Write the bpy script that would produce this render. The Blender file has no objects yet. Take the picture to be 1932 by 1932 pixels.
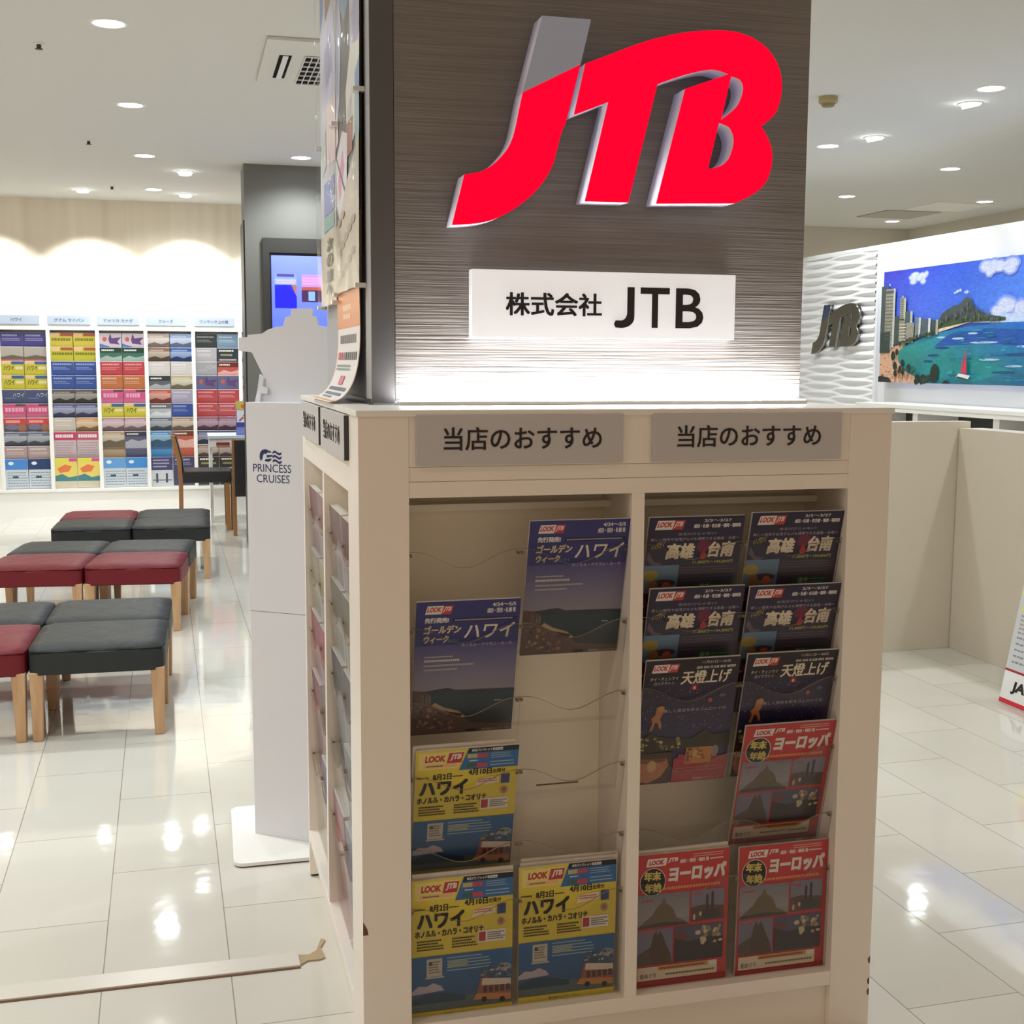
import bpy, bmesh, math, random
from mathutils import Vector, Matrix
random.seed(7)
sc = bpy.context.scene
C = sc.collection
PI = math.pi
def S(r, g, b, a=1.0):
    f = lambda c: (c/255/12.92) if c/255 <= .04045 else ((c/255+.055)/1.055)**2.4
    return (f(r), f(g), f(b), a)

# ------------------------------------------------------------------ camera, world, exposure
cam = bpy.data.objects.new('camera', bpy.data.cameras.new('camera')); C.objects.link(cam)
cam.data.sensor_width = 36; cam.data.lens = 2357.55/1932*36; cam.data.clip_start = .05
_r, _u, _f = Vector((.96756716, -.25257427, .00447457)), Vector((.02554607, .11545403, .99298427)), Vector((.25131889, .96066467, -.11816181))
M = Matrix.Identity(4)
for i in range(3):
    M[i][0], M[i][1], M[i][2] = _r[i], _u[i], -_f[i]
M[0][3], M[1][3], M[2][3] = -.31221, -2.33526, 1.4557
cam.matrix_world = M
sc.camera = cam
sc.view_settings.view_transform = 'Standard'; sc.view_settings.look = 'None'
sc.view_settings.exposure = 0.12; sc.view_settings.gamma = 1; sc.view_settings.use_curve_mapping = False
try:
    sc.cycles.max_bounces = 10; sc.cycles.diffuse_bounces = 5; sc.cycles.glossy_bounces = 4
    sc.cycles.transparent_max_bounces = 40; sc.cycles.use_denoising = True
    sc.cycles.sample_clamp_indirect = 6; sc.cycles.caustics_reflective = False; sc.cycles.caustics_refractive = False
except Exception: pass
w = bpy.data.worlds.new('mall'); sc.world = w; w.use_nodes = True
w.node_tree.nodes['Background'].inputs[0].default_value = (1.0, .745, .52, 1)   # dim warm light of the mall corridor
w.node_tree.nodes['Background'].inputs[1].default_value = .35
DOWN_W, WASH_W, WASH2_W = 72, 60, 22      # lamp powers
LENS_E = 18
CEIL = 2.95

# ------------------------------------------------------------------ materials
_m = {}
def mat(name, col=(.8,.8,.8,1), rough=.5, metal=0, spec=.5, coat=0, emit=None, estr=0):
    if name in _m: return _m[name]
    m = bpy.data.materials.new(name); m.use_nodes = True
    b = m.node_tree.nodes['Principled BSDF']
    b.inputs['Base Color'].default_value = col; b.inputs['Roughness'].default_value = rough
    b.inputs['Metallic'].default_value = metal; b.inputs['Specular IOR Level'].default_value = spec
    b.inputs['Coat Weight'].default_value = coat
    if emit: b.inputs['Emission Color'].default_value = emit; b.inputs['Emission Strength'].default_value = estr
    _m[name] = m; return m
def nodes(m):
    return m.node_tree, m.node_tree.nodes, m.node_tree.links, m.node_tree.nodes['Principled BSDF']
def bump(m, tex, strength, dist=.01, out='Fac'):
    t, n, l, b = nodes(m); bp = n.new('ShaderNodeBump'); bp.inputs['Strength'].default_value = strength; bp.inputs['Distance'].default_value = dist
    l.new(tex.outputs[out], bp.inputs['Height']); l.new(bp.outputs[0], b.inputs['Normal']); return bp
def coords(m, scale=(1,1,1), rot=(0,0,0), loc=(0,0,0), kind='Object'):
    t, n, l, b = nodes(m); tc = n.new('ShaderNodeTexCoord'); mp = n.new('ShaderNodeMapping')
    mp.inputs['Scale'].default_value = scale; mp.inputs['Rotation'].default_value = rot; mp.inputs['Location'].default_value = loc
    l.new(tc.outputs[kind], mp.inputs[0]); return mp
def noise(m, mp, scale, detail=3, dim=None):
    t, n, l, b = nodes(m); x = n.new('ShaderNodeTexNoise'); x.inputs['Scale'].default_value = scale; x.inputs['Detail'].default_value = detail
    l.new(mp.outputs[0], x.inputs['Vector']); return x
def ramp(m, src, stops, out='Fac'):
    t, n, l, b = nodes(m); r = n.new('ShaderNodeValToRGB'); e = r.color_ramp.elements
    e[0].position, e[0].color = stops[0]; e[1].position, e[1].color = stops[-1]
    for p, c in stops[1:-1]:
        k = e.new(p); k.color = c
    l.new(src.outputs[out], r.inputs[0]); return r

# floor: polished 300 x 630 tiles laid in half bond
m_floor = mat('polished_tile', S(222,217,207), .06, spec=.6)
def _floor():
    m = m_floor; t, n, l, b = nodes(m)
    mp = coords(m, rot=(0,0,math.radians(90-.9)), loc=(.335, -.065, 0))
    br = n.new('ShaderNodeTexBrick'); br.offset = .5; br.offset_frequency = 2
    br.inputs['Color1'].default_value = S(215,212,205); br.inputs['Color2'].default_value = S(209,206,198); br.inputs['Mortar'].default_value = S(150,143,133)
    br.inputs['Scale'].default_value = 1; br.inputs['Mortar Size'].default_value = .0016; br.inputs['Mortar Smooth'].default_value = .3
    br.inputs['Brick Width'].default_value = .63; br.inputs['Row Height'].default_value = .295
    l.new(mp.outputs[0], br.inputs['Vector'])
    nz = noise(m, coords(m), 1.6, 4); rp = ramp(m, nz, [(.3, (.93,.92,.9,1)), (.7, (1,1,1,1))])
    mx = n.new('ShaderNodeMix'); mx.data_type = 'RGBA'; mx.blend_type = 'MULTIPLY'; mx.inputs[0].default_value = 1
    l.new(br.outputs['Color'], mx.inputs[6]); l.new(rp.outputs[0], mx.inputs[7]); l.new(mx.outputs[2], b.inputs['Base Color'])
    n2 = noise(m, coords(m), 9, 2)
    mt = n.new('ShaderNodeMath'); mt.operation = 'MULTIPLY_ADD'; mt.inputs[1].default_value = -1.2
    l.new(br.outputs['Fac'], mt.inputs[0]); l.new(n2.outputs['Fac'], mt.inputs[2])
    bp = n.new('ShaderNodeBump'); bp.inputs['Strength'].default_value = .12; bp.inputs['Distance'].default_value = .004
    l.new(mt.outputs[0], bp.inputs['Height']); l.new(bp.outputs[0], b.inputs['Normal'])
_floor()
m_ceil = mat('ceiling_paint', S(217,216,212), .9, spec=.2)
m_wallb = mat('beige_vinyl_wall', S(226,214,195), .8, spec=.2)
def _wb():
    m = m_wallb; t, n, l, b = nodes(m); mp = coords(m, scale=(5,5,.25)); nz = noise(m, mp, 1.5, 3)
    rp = ramp(m, nz, [(.3, S(218,205,185)), (.7, S(232,222,205))]); l.new(rp.outputs[0], b.inputs['Base Color'])
_wb()
m_wallg = mat('grey_beige_wall', S(205,198,184), .85, spec=.2)
m_white = mat('white_laminate', S(238,236,232), .35)
m_whitew = mat('white_wall_panel', S(236,237,240), .45)
m_part = mat('partition_laminate', S(208,198,182), .4)
m_cream = mat('cream_laminate', S(240,232,223), .38)
m_creamin = mat('cream_interior', S(250,243,228), .45)
m_ridge = mat('ridged_taupe_panel', S(122,116,112), .5, spec=.4)
def _ridge():
    m = m_ridge; t, n, l, b = nodes(m)
    mp = coords(m, scale=(2.2,1,190)); nz = noise(m, mp, 1.5, 2)
    rp = ramp(m, nz, [(.3, S(114,108,103)), (.7, S(132,126,121))]); l.new(rp.outputs[0], b.inputs['Base Color'])
    bump(m, nz, .55, .006)
_ridge()
m_steel = mat('grey_metal_sheet', S(176,176,180), .45)
m_darktrim = mat('dark_grey_trim', S(92,90,89), .5, metal=.2)
m_lgtrim = mat('light_grey_metal', S(176,176,180), .45)
m_pillg = mat('grey_pillar_paint', S(112,112,108), .6)
m_blk = mat('black_plastic', S(36,36,37), .35)
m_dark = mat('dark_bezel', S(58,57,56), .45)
m_plate = mat('grey_sign_plate', S(194,192,193), .4)
m_plateb = mat('pale_blue_sign_plate', S(172,182,198), .5)
m_ink = mat('black_lettering', S(28,24,24), .5)
m_inkb = mat('slate_lettering', S(70,82,100), .5)
m_navy = mat('navy_lettering', S(38,50,100), .5)
m_chrome = mat('mirror_letter', S(150,148,146), .15, metal=1)
m_ret = mat('white_letter_return', S(226,222,232), .35, emit=S(206,200,236), estr=.10)  # lavender glow added to lift the letter sides lit from below
m_red = mat('lit_red_acrylic', S(200,0,30), .4, spec=.06, emit=S(255,0,43), estr=.92)
m_greytip = mat('grey_acrylic', S(140,142,152), .35, emit=S(140,142,154), estr=.30)
m_signw = mat('white_sign_panel', S(242,240,242), .15, coat=.3, emit=S(236,242,246), estr=.40)  # faint glow added to brighten the panel beyond the strip light
m_lens = mat('lamp_lens', (1,1,1,1), .4, emit=(.97,1,.99,1), estr=LENS_E)
m_led = mat('led_diffuser', (1,1,1,1), .4, emit=(.95,.97,1,1), estr=75)
m_ringw = mat('white_lamp_trim', S(232,230,226), .5)
m_wood = mat('light_oak', S(188,148,108), .45)
def _wood():
    m = m_wood; t, n, l, b = nodes(m); mp = coords(m, scale=(30,30,3)); nz = noise(m, mp, 1.5, 3)
    rp = ramp(m, nz, [(.3, S(176,136,98)), (.7, S(200,162,122))]); l.new(rp.outputs[0], b.inputs['Base Color'])
_wood()
m_wood2 = mat('brown_oak', S(158,112,68), .45)
def leather(name, c):
    m = mat(name, c, .5, spec=.3); t, n, l, b = nodes(m)
    mp = coords(m, scale=(1,1,0), rot=(0,0,PI/4)); 
    v = n.new('ShaderNodeTexWave'); v.bands_direction = 'X'; v.inputs['Scale'].default_value = 2.6; v.inputs['Distortion'].default_value = .5
    v2 = n.new('ShaderNodeTexWave'); v2.bands_direction = 'Y'; v2.inputs['Scale'].default_value = 2.6; v2.inputs['Distortion'].default_value = .5
    l.new(mp.outputs[0], v.inputs[0]); l.new(mp.outputs[0], v2.inputs[0])
    mm = n.new('ShaderNodeMath'); mm.operation = 'MINIMUM'
    l.new(v.outputs['Fac'], mm.inputs[0]); l.new(v2.outputs['Fac'], mm.inputs[1])
    pw = n.new('ShaderNodeMath'); pw.operation = 'POWER'; pw.inputs[1].default_value = .35; l.new(mm.outputs[0], pw.inputs[0])
    bp = n.new('ShaderNodeBump'); bp.inputs['Strength'].default_value = .35; bp.inputs['Distance'].default_value = .006
    l.new(pw.outputs[0], bp.inputs['Height']); l.new(bp.outputs[0], b.inputs['Normal']); return m
m_grey_l = leather('charcoal_leatherette', S(43,46,47))
m_red_l = leather('crimson_leatherette', S(108,25,35))
m_blackseat = mat('black_leatherette', S(40,40,42), .4)
m_metal = mat('brushed_threshold', S(214,209,200), .28, metal=.15)
m_tape = mat('brown_tape', S(170,150,118), .7)
m_chip_shade = mat('bare_board_and_shade', S(112,76,54), .8)  # bare board of the chips, also the painted step-shadow strip
def print_mat(name, rough=.3, emis=0):
    m = mat(name, (1,1,1,1), rough); t, n, l, b = nodes(m); a = n.new('ShaderNodeVertexColor'); a.layer_name = 'ink'
    l.new(a.outputs[0], b.inputs['Base Color'])
    if emis: l.new(a.outputs[0], b.inputs['Emission Color']); b.inputs['Emission Strength'].default_value = emis
    return m
m_print = print_mat('printed_paper', .32)
def dull_print():
    m = print_mat('brochure_print', .32); t, n, l, b = nodes(m); a = [x for x in n if x.type == 'VERTEX_COLOR'][0]
    h = n.new('ShaderNodeHueSaturation'); h.inputs['Saturation'].default_value = .95; h.inputs['Value'].default_value = .74
    l.new(a.outputs[0], h.inputs['Color']); l.new(h.outputs[0], b.inputs['Base Color']); return m
m_print2 = dull_print()
def mural_print():
    m = print_mat('mural_print', .4); t, n, l, b = nodes(m); a = [x for x in n if x.type == 'VERTEX_COLOR'][0]
    nz = noise(m, coords(m, scale=(1,1,3)), 26, 6); rp = ramp(m, nz, [(.3, (.74,.74,.74,1)), (.7, (1.12,1.12,1.12,1))])
    mx = n.new('ShaderNodeMix'); mx.data_type = 'RGBA'; mx.blend_type = 'MULTIPLY'; mx.inputs[0].default_value = .8
    l.new(a.outputs[0], mx.inputs[6]); l.new(rp.outputs[0], mx.inputs[7]); l.new(mx.outputs[2], b.inputs['Base Color']); return m
m_mural = mural_print()
m_screen = print_mat('lit_screen', .2, 1.0)
def acrylic():
    m = mat('clear_acrylic'); t, n, l, b = nodes(m); o = [x for x in n if x.type == 'OUTPUT_MATERIAL'][0]
    tr = n.new('ShaderNodeBsdfTransparent'); tr.inputs[0].default_value = (.997,.997,.994,1)
    gl = n.new('ShaderNodeBsdfGlossy'); gl.inputs['Roughness'].default_value = .03
    fr = n.new('ShaderNodeLayerWeight'); fr.inputs[0].default_value = .25
    mlt = n.new('ShaderNodeMath'); mlt.operation = 'MULTIPLY'; mlt.inputs[1].default_value = .35; l.new(fr.outputs['Fresnel'], mlt.inputs[0])
    mx = n.new('ShaderNodeMixShader'); l.new(mlt.outputs[0], mx.inputs[0]); l.new(tr.outputs[0], mx.inputs[1]); l.new(gl.outputs[0], mx.inputs[2])
    l.new(mx.outputs[0], o.inputs[0]); return m
m_acr = acrylic()
def acryl_edge():
    m = mat('acrylic_edge'); t, n, l, b = nodes(m); o = [x for x in n if x.type == 'OUTPUT_MATERIAL'][0]
    tr = n.new('ShaderNodeBsdfTransparent'); df = n.new('ShaderNodeBsdfPrincipled'); df.inputs['Base Color'].default_value = S(150,134,112); df.inputs['Roughness'].default_value = .1
    mx = n.new('ShaderNodeMixShader'); mx.inputs[0].default_value = .9; l.new(tr.outputs[0], mx.inputs[1]); l.new(df.outputs[0], mx.inputs[2]); l.new(mx.outputs[0], o.inputs[0]); return m
m_acre = acryl_edge()
def film():
    m = mat('clear_film'); t, n, l, b = nodes(m); o = [x for x in n if x.type == 'OUTPUT_MATERIAL'][0]
    tr = n.new('ShaderNodeBsdfTransparent'); gl = n.new('ShaderNodeBsdfGlossy'); gl.inputs['Roughness'].default_value = .06
    nz = noise(m, coords(m, scale=(1,3,2)), 3, 2); rp = ramp(m, nz, [(.52, (.02,.02,.02,1)), (.68, (.22,.22,.22,1))])
    bp = n.new('ShaderNodeBump'); bp.inputs['Strength'].default_value = .5; bp.inputs['Distance'].default_value = .02; l.new(nz.outputs['Fac'], bp.inputs['Height']); l.new(bp.outputs[0], gl.inputs['Normal'])
    mx = n.new('ShaderNodeMixShader'); l.new(rp.outputs[0], mx.inputs[0]); l.new(tr.outputs[0], mx.inputs[1]); l.new(gl.outputs[0], mx.inputs[2]); l.new(mx.outputs[0], o.inputs[0]); return m
m_film = film()

# ------------------------------------------------------------------ helpers
def tag(o, label=None, cat=None, group=None, kind=None):
    if label: o['label'] = label
    if cat: o['category'] = cat
    if group: o['group'] = group
    if kind: o['kind'] = kind
    return o
def thing(name, label, cat, loc=(0,0,0), rot=0, group=None):
    o = bpy.data.objects.new(name, None); C.objects.link(o); o.location = loc; o.rotation_euler = (0,0,rot); o.empty_display_size = .05
    return tag(o, label, cat, group)
def obj(name, bm, mats, parent=None, world=True, smooth=False):
    """link one mesh; world=True: geometry was built in world space and is shifted to the parent's origin"""
    if isinstance(bm, bpy.types.Mesh): me = bm
    else:
        me = bpy.data.meshes.new(name); bm.normal_update(); bm.to_mesh(me); bm.free()
    if not isinstance(mats, (list, tuple)): mats = [mats]
    if not me.materials:
        for m in mats: me.materials.append(m)
    if smooth:
        for p in me.polygons: p.use_smooth = True
    o = bpy.data.objects.new(name, me); C.objects.link(o)
    if parent:
        o.parent = parent
        if world:
            p = parent; off = Vector((0,0,0))
            while p: off += Vector(p.location); p = p.parent
            me.transform(Matrix.Translation(-off))
    return o
def solo(name, bm, mats, label, cat, group=None, smooth=False, kind=None):
    o = obj(name, bm, mats, None, False, smooth)
    # origin at the base centre
    me = o.data; xs = [v.co.x for v in me.vertices]; ys = [v.co.y for v in me.vertices]; zs = [v.co.z for v in me.vertices]
    c = Vector(((min(xs)+max(xs))/2, (min(ys)+max(ys))/2, min(zs))); me.transform(Matrix.Translation(-c)); o.location = c
    return tag(o, label, cat, group, kind)
def struct(name, bm, m):
    o = obj(name, bm, m); o['kind'] = 'structure'; return o
def nb(): return bmesh.new()
def bx(bm, x0, x1, y0, y1, z0, z1, mi=0, bev=0):
    vs = [bm.verts.new((x, y, z)) for x in (x0, x1) for y in (y0, y1) for z in (z0, z1)]
    fs = []
    for q in ((0,1,3,2),(4,6,7,5),(0,4,5,1),(2,3,7,6),(0,2,6,4),(1,5,7,3)):
        f = bm.faces.new([vs[i] for i in q]); f.material_index = mi; fs.append(f)
    if bev:
        es = list({e for f in fs for e in f.edges})
        bmesh.ops.bevel(bm, geom=es, offset=bev, segments=2, profile=.7, affect='EDGES')
    return bm
def box(*a, **k): return bx(nb(), *a, **k)
def lathe(bm, prof, c=(0,0,0), n=32, mi=0, axis='z', close=False):
    rings = []
    for r, h in prof:
        ring = []
        for i in range(n):
            a = 2*PI*i/n; p = (r*math.cos(a), r*math.sin(a), h)
            ring.append(bm.verts.new((c[0]+p[0], c[1]+p[1], c[2]+p[2])))
        rings.append(ring)
    for a, b in zip(rings, rings[1:]):
        for i in range(n):
            f = bm.faces.new((a[i], a[(i+1)%n], b[(i+1)%n], b[i])); f.material_index = mi; f.smooth = True
    if close:
        for rg in (rings[0], rings[-1]):
            try: bm.faces.new(rg).material_index = mi
            except ValueError: pass
    return bm
def prism(bm, pts, fn, d0, d1, mi=0, mside=None):
    """extrude a 2D outline; fn(u, v, d) -> xyz"""
    a = [bm.verts.new(fn(u, v, d0)) for u, v in pts]; b = [bm.verts.new(fn(u, v, d1)) for u, v in pts]
    f = bm.faces.new(a); f.material_index = mi; g = bm.faces.new(b[::-1]); g.material_index = mi
    k = len(pts)
    for i in range(k):
        h = bm.faces.new((a[i], b[i], b[(i+1)%k], a[(i+1)%k])); h.material_index = mi if mside is None else mside
    bmesh.ops.recalc_face_normals(bm, faces=bm.faces[:])
    return bm
# --- text
_tc = {}
def glyphs(s, bold=0):
    """2D glyph meshes scaled to a unit box: list of copies (bold CJK = shifted copies, bold Latin = offset outline)"""
    k = (s, bold)
    if k in _tc: return _tc[k]
    cjk = any(ord(q) > 0x2fff for q in s)
    c = bpy.data.curves.new('t', 'FONT'); c.body = s; c.size = 1; c.resolution_u = 3; c.offset = 0 if cjk else bold
    o = bpy.data.objects.new('t', c); C.objects.link(o)
    me = bpy.data.meshes.new_from_object(o.evaluated_get(bpy.context.evaluated_depsgraph_get()))
    vs = [(v.co.x, v.co.y) for v in me.vertices]; fs = [tuple(p.vertices) for p in me.polygons]
    bpy.data.objects.remove(o); bpy.data.curves.remove(c); bpy.data.meshes.remove(me)
    b = bold if cjk else 0
    x0 = min(v[0] for v in vs)-b; x1 = max(v[0] for v in vs)+b; y0 = min(v[1] for v in vs)-b; y1 = max(v[1] for v in vs)+b
    sh = [(0,0)] if b < .006 else [(-b,-b*.7),(b,-b*.7),(b,b*.7),(-b,b*.7)] if b < .03 else [(-b,-b*.7),(b,-b*.7),(b,b*.7),(-b,b*.7),(0,0)]
    _tc[k] = ([[((x+dx-x0)/(x1-x0), (y+dy-y0)/(y1-y0)) for x, y in vs] for dx, dy in sh], fs); return _tc[k]
def text_bm(s, x0, z0, x1, z1, y, depth=.002, bold=0, fn=None):
    """raised lettering filling the box, facing -y (or placed by fn)"""
    cps, fs = glyphs(s, bold); bm = nb()
    fn = fn or (lambda u, v, d: (u, y-d, v))
    for ci, vs in enumerate(cps):
        dd = depth+ci*.00004; P = [(x0+(x1-x0)*u, z0+(z1-z0)*v) for u, v in vs]
        a = [bm.verts.new(fn(u, v, dd)) for u, v in P]; q = [bm.verts.new(fn(u, v, 0)) for u, v in P]; cnt = {}
        for f in fs:
            try: bm.faces.new([a[i] for i in f])
            except ValueError: continue
            for e in zip(f, f[1:]+f[:1]): cnt[e] = 1
        for (i, j) in cnt:
            if (j, i) not in cnt: bm.faces.new((a[i], a[j], q[j], q[i]))
    bmesh.ops.recalc_face_normals(bm, faces=bm.faces[:])
    return bm
def letter_j(x0, z0, x1, z1, w):
    h = z1-z0; r = (x1-x0)-w; pts = [(x1-w,z1),(x1,z1),(x1,z0+h*.26)]
    for i in range(1, 9): a = i/8*PI/2; pts.append((x1-w*.9-r*.5+ (w*.9+r*.5)*math.cos(a), z0+h*.26*(1-math.sin(a))))
    pts += [(x0+.004,z0+.001),(x0,z0+w*.5),(x0+.004,z0+w)]
    for i in range(0, 8): a = (1-i/8)*PI/2; pts.append((x1-w*.9-r*.5+(r*.5-.1*w)*math.cos(a), z0+w+(h*.26-w*.2)*(1-math.sin(a))*.9))
    return pts+[(x1-w,z0+h*.27)]
# --- flat printed artwork (units mm), stacked in hair-thin ink layers
class Art:
    def __init__(s): s.p = []; s.k = 0
    def poly(s, pts, c, same=False):
        s.k += 1
        s.p.append((pts, c, s.k)); return s
    def rect(s, x0, y0, x1, y1, c, same=False): return s.poly([(x0,y0),(x1,y0),(x1,y1),(x0,y1)], c, same)
    def grad(s, x0, y0, x1, y1, cb, ct): return s.poly([(x0,y0),(x1,y0),(x1,y1),(x0,y1)], [cb,cb,ct,ct])
    def ell(s, x, y, rx, ry, c, n=20, same=False): return s.poly([(x+rx*math.cos(2*PI*i/n), y+ry*math.sin(2*PI*i/n)) for i in range(n)], c, same)
    def text(s, t, x0, y0, x1, y1, c, bold=0, shear=0, tilt=0):
        cps, fs = glyphs(t, bold)
        for vs in cps:
            s.k += 1; P = [(x0+(x1-x0)*u+shear*(y1-y0)*v, y0+(y1-y0)*v+tilt*u) for u, v in vs]
            for f in fs: s.p.append(([P[i] for i in f], c, s.k))
        return s
    def lines(s, x0, y0, x1, y1, rows, c, fill=.55, seed=0, cw=None, ragged=.3):
        """rows of unreadable small print"""
        rd = random.Random(seed+int(x0*7+y0*13)); s.k += 1; h = (y1-y0)/rows; cw = cw or h*.9
        for r in range(rows):
            y = y1-(r+1)*h; x = x0; xe = x1-(x1-x0)*rd.random()*ragged
            while x < xe:
                ww = cw*(.5+.5*rd.random()); s.p.append(([(x,y+h*(1-fill)*.5),(x+ww*.8,y+h*(1-fill)*.5),(x+ww*.8,y+h*(1+fill)*.5),(x,y+h*(1+fill)*.5)], c, s.k)); x += ww
        return s
    def build(s, bm, fn, step=.00012, mi=0):
        lay = bm.loops.layers.float_color.get('ink') or bm.loops.layers.float_color.new('ink')
        n0 = Vector(fn(0,0,-1))-Vector(fn(0,0,0))
        for pts, c, k in s.p:
            vs = [bm.verts.new(fn(u*.001, v*.001, k*step)) for u, v in pts]
            try: f = bm.faces.new(vs)
            except ValueError: continue
            f.normal_update()
            if f.normal.dot(n0) > 0: f.normal_flip()
            f.material_index = mi
            for i, lp in enumerate(f.loops):
                cc = c
                if isinstance(c, list):
                    cc = c[vs.index(lp.vert)]
                lp[lay] = cc
        return bm
def paint(bm, c):
    lay = bm.loops.layers.float_color.get('ink') or bm.loops.layers.float_color.new('ink')
    for f in bm.faces:
        for lp in f.loops: lp[lay] = c
W_ = S(240,236,230); K_ = S(30,28,30)
def booklet(art, w=.209, h=.295, t=.006, c=W_):
    """a brochure standing at its lower left corner, cover to -y"""
    bm = nb(); bx(bm, 0, w, 0, t, 0, h); paint(bm, c)
    art.build(bm, lambda u, v, d: (u, -.0001-d, v), .00002)
    return bm
def copy_tree(o, parent=None):
    c = o.copy(); C.objects.link(c); c.parent = parent
    for ch in o.children: copy_tree(ch, c)
    return c

# ------------------------------------------------------------------ the room
bm = nb(); bx(bm, -6, 9.6, -1.6, 10.4, -.1, 0); struct('floor', bm, m_floor)
struct('ceiling', box(-4.6, 7.6, -1.3, 10.4, CEIL, CEIL+.1), m_ceil)
struct('wall_back', box(-4.6, 1.6, 10.14, 10.3, 0, CEIL), m_wallb)
struct('wall_back_right', box(1.6, 7.6, 10.25, 10.4, 0, CEIL), m_wallg)
struct('wall_left', box(-4.75, -4.6, .9, 10.3, 0, CEIL), m_wallb)
struct('wall_right', box(7.5, 7.65, .9, 10.4, 0, CEIL), m_wallg)
# low partition in front of the counter
struct('wall_partition', box(1.75, 3.56, 3.24, 3.31, 0, 1.173, bev=.003), m_part)
struct('wall_partition_side', box(3.49, 3.62, .8, 3.235, 0, 1.14, bev=.003), m_part)
# mural wall
struct('wall_mural', box(4.70, 4.86, 2.6, 7.29, 0, 2.34, bev=.003), m_whitew)
# threshold
bm = nb(); bx(bm, -3.5, -.075, .575, .645, .0005, .007, bev=.002)
o = struct('trim_1', bm, m_metal)
struct('trim_shadow', box(-3.5, -.075, .569, .5745, .0003, .0012), m_chip_shade)  # dark strip paints in the shadow of the threshold step
bm = nb(); prism(bm, [(-.075,.582),(-.055,.60),(-.028,.598),(-.012,.606),(-.018,.66),(-.002,.70),(-.012,.71),(-.03,.648),(-.05,.63),(-.075,.635)], lambda u, v, d: (u, v, d), .0005, .004)
solo('floor_tape', bm, m_tape, 'torn scrap of brown tape at the end of the metal floor strip beside the cabinet', 'tape')

# ------------------------------------------------------------------ pillar in the display cabinet
PX0, PX1, PY0, PY1 = .0726, 1.066, .31, 1.19
p = thing('pillar', 'grey square pillar with ridged taupe front rising out of the brochure cabinet', 'pillar', ((PX0+PX1)/2, (PY0+PY1)/2, 0)); p['kind'] = 'structure'
obj('core', box(PX0+.004, PX1-.004, PY0+.006, PY1-.004, .0, CEIL), m_steel, p)
obj('ridged_panel', box(.123, PX1, PY0, PY0+.006, 1.375, CEIL), m_ridge, p)
obj('corner_trim', box(PX0, .1215, PY0-.002, PY0+.006, 1.372, CEIL), m_darktrim, p)
bm = nb(); bx(bm, PX0, PX0+.004, PY0+.006, PY0+.085, 1.372, CEIL); obj('edge_strip', bm, m_lgtrim, p)
bm = nb(); bx(bm, PX0-.001, PX0+.004, PY0+.012, PY1, 1.371, 1.379); obj('base_gap', bm, m_blk, p)

# ------------------------------------------------------------------ brochure cabinet round the pillar
CW, CD, CT = 1.1204, 1.138, 1.367
X1, X2, X3, X4 = .0965, .5465, .5739, 1.0239
ZB, ZO = 1.1995, .138
cab = thing('brochure_cabinet', 'cream brochure cabinet with acrylic pockets built round the grey pillar', 'cabinet', (CW/2, CD/2, 0))
bm = nb()
bx(bm, -.004, CW+.004, -.004, .304, CT-.012, CT, bev=.002); bx(bm, -.004, .069, .304, CD+.002, CT-.012, CT, bev=.002); bx(bm, 1.07, CW+.004, .304, CD+.002, CT-.012, CT, bev=.002)
tb = obj('top_board', bm, m_white, cab)
# front
ft = CT-.012
def part(name, *a, m=m_cream, bev=.0015): return obj(name, box(*a, bev=bev), m, cab)
cp = part('corner_post', 0, X1, 0, .155, 0, ft)
bm = nb(); prism(bm, [(.0006,.338),(.011,.338),(.009,.350),(.0006,.366)], lambda u, v, d: (u, .0002-d, v), 0, .0006); obj('chip', bm, m_chip_shade, cp)
cp = part('corner_post', X4, CW, 0, .2, 0, ft)
for z in (.070, .095, .144):
    bm = nb(); prism(bm, [(CW-.0006,z),(CW-.005,z+.003),(CW-.006,z+.012),(CW-.0006,z+.018)], lambda u, v, d: (u, .0002-d, v), 0, .0006); obj('chip', bm, m_chip_shade, cp)
part('front_divider', X2, X3, .002, .196, ZO, ft-.13)
part('header_rail', X1, X4, .001, .02, 1.259, ft, m=m_cream)
part('header_rail', X1, X4, .0025, .02, 1.2305, 1.2585)
part('header_rail', X1, X4, .001, .02, ZB, 1.230)
part('bottom_rail', X1, X4, .001, .20, ZO-.032, ZO)
part('kick_panel', X1, X4, .018, .03, 0, ZO-.032)
for a, b in ((X1, X2), (X3, X4)):
    bp_ = part('back_panel', a, b, .185, .195, ZO, ft-.13, m=m_creamin)
    part('inner_rail', a, b, .13, .185, 1.158, 1.172, m=m_creamin)
bm = box(.404, .499, .1842, .1852, .5465, .5495); obj('slot', bm, m_chip_shade, cab)
# left side, shallow bays
part('side_post', .0012, .066, .619, .648, ZO, 1.262)
part('side_post', 0, .066, 1.112, CD, .006, ft)
obj('adjuster_foot', lathe(nb(), [(.012,0),(.012,.005),(.005,.006)], (.014, 1.125, 0), 14, close=True), m_blk, cab)
part('side_header', 0, .066, .155, 1.112, ZB, 1.262)
part('side_header', .004, .066, .155, 1.112, 1.2625, ft)
part('side_bottom_rail', 0, .066, .155, 1.112, ZO-.03, ZO)
part('side_kick_panel', .03, .04, .155, 1.112, 0, ZO-.03)
for a, b in ((.155, .619), (.648, 1.112)): part('side_back_panel', .0662, .0705, a, b, ZO, 1.262, m=m_creamin, bev=0)
# right side and back are plain panels
part('right_panel', 1.075, CW, .2, CD, 0, ft)

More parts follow.
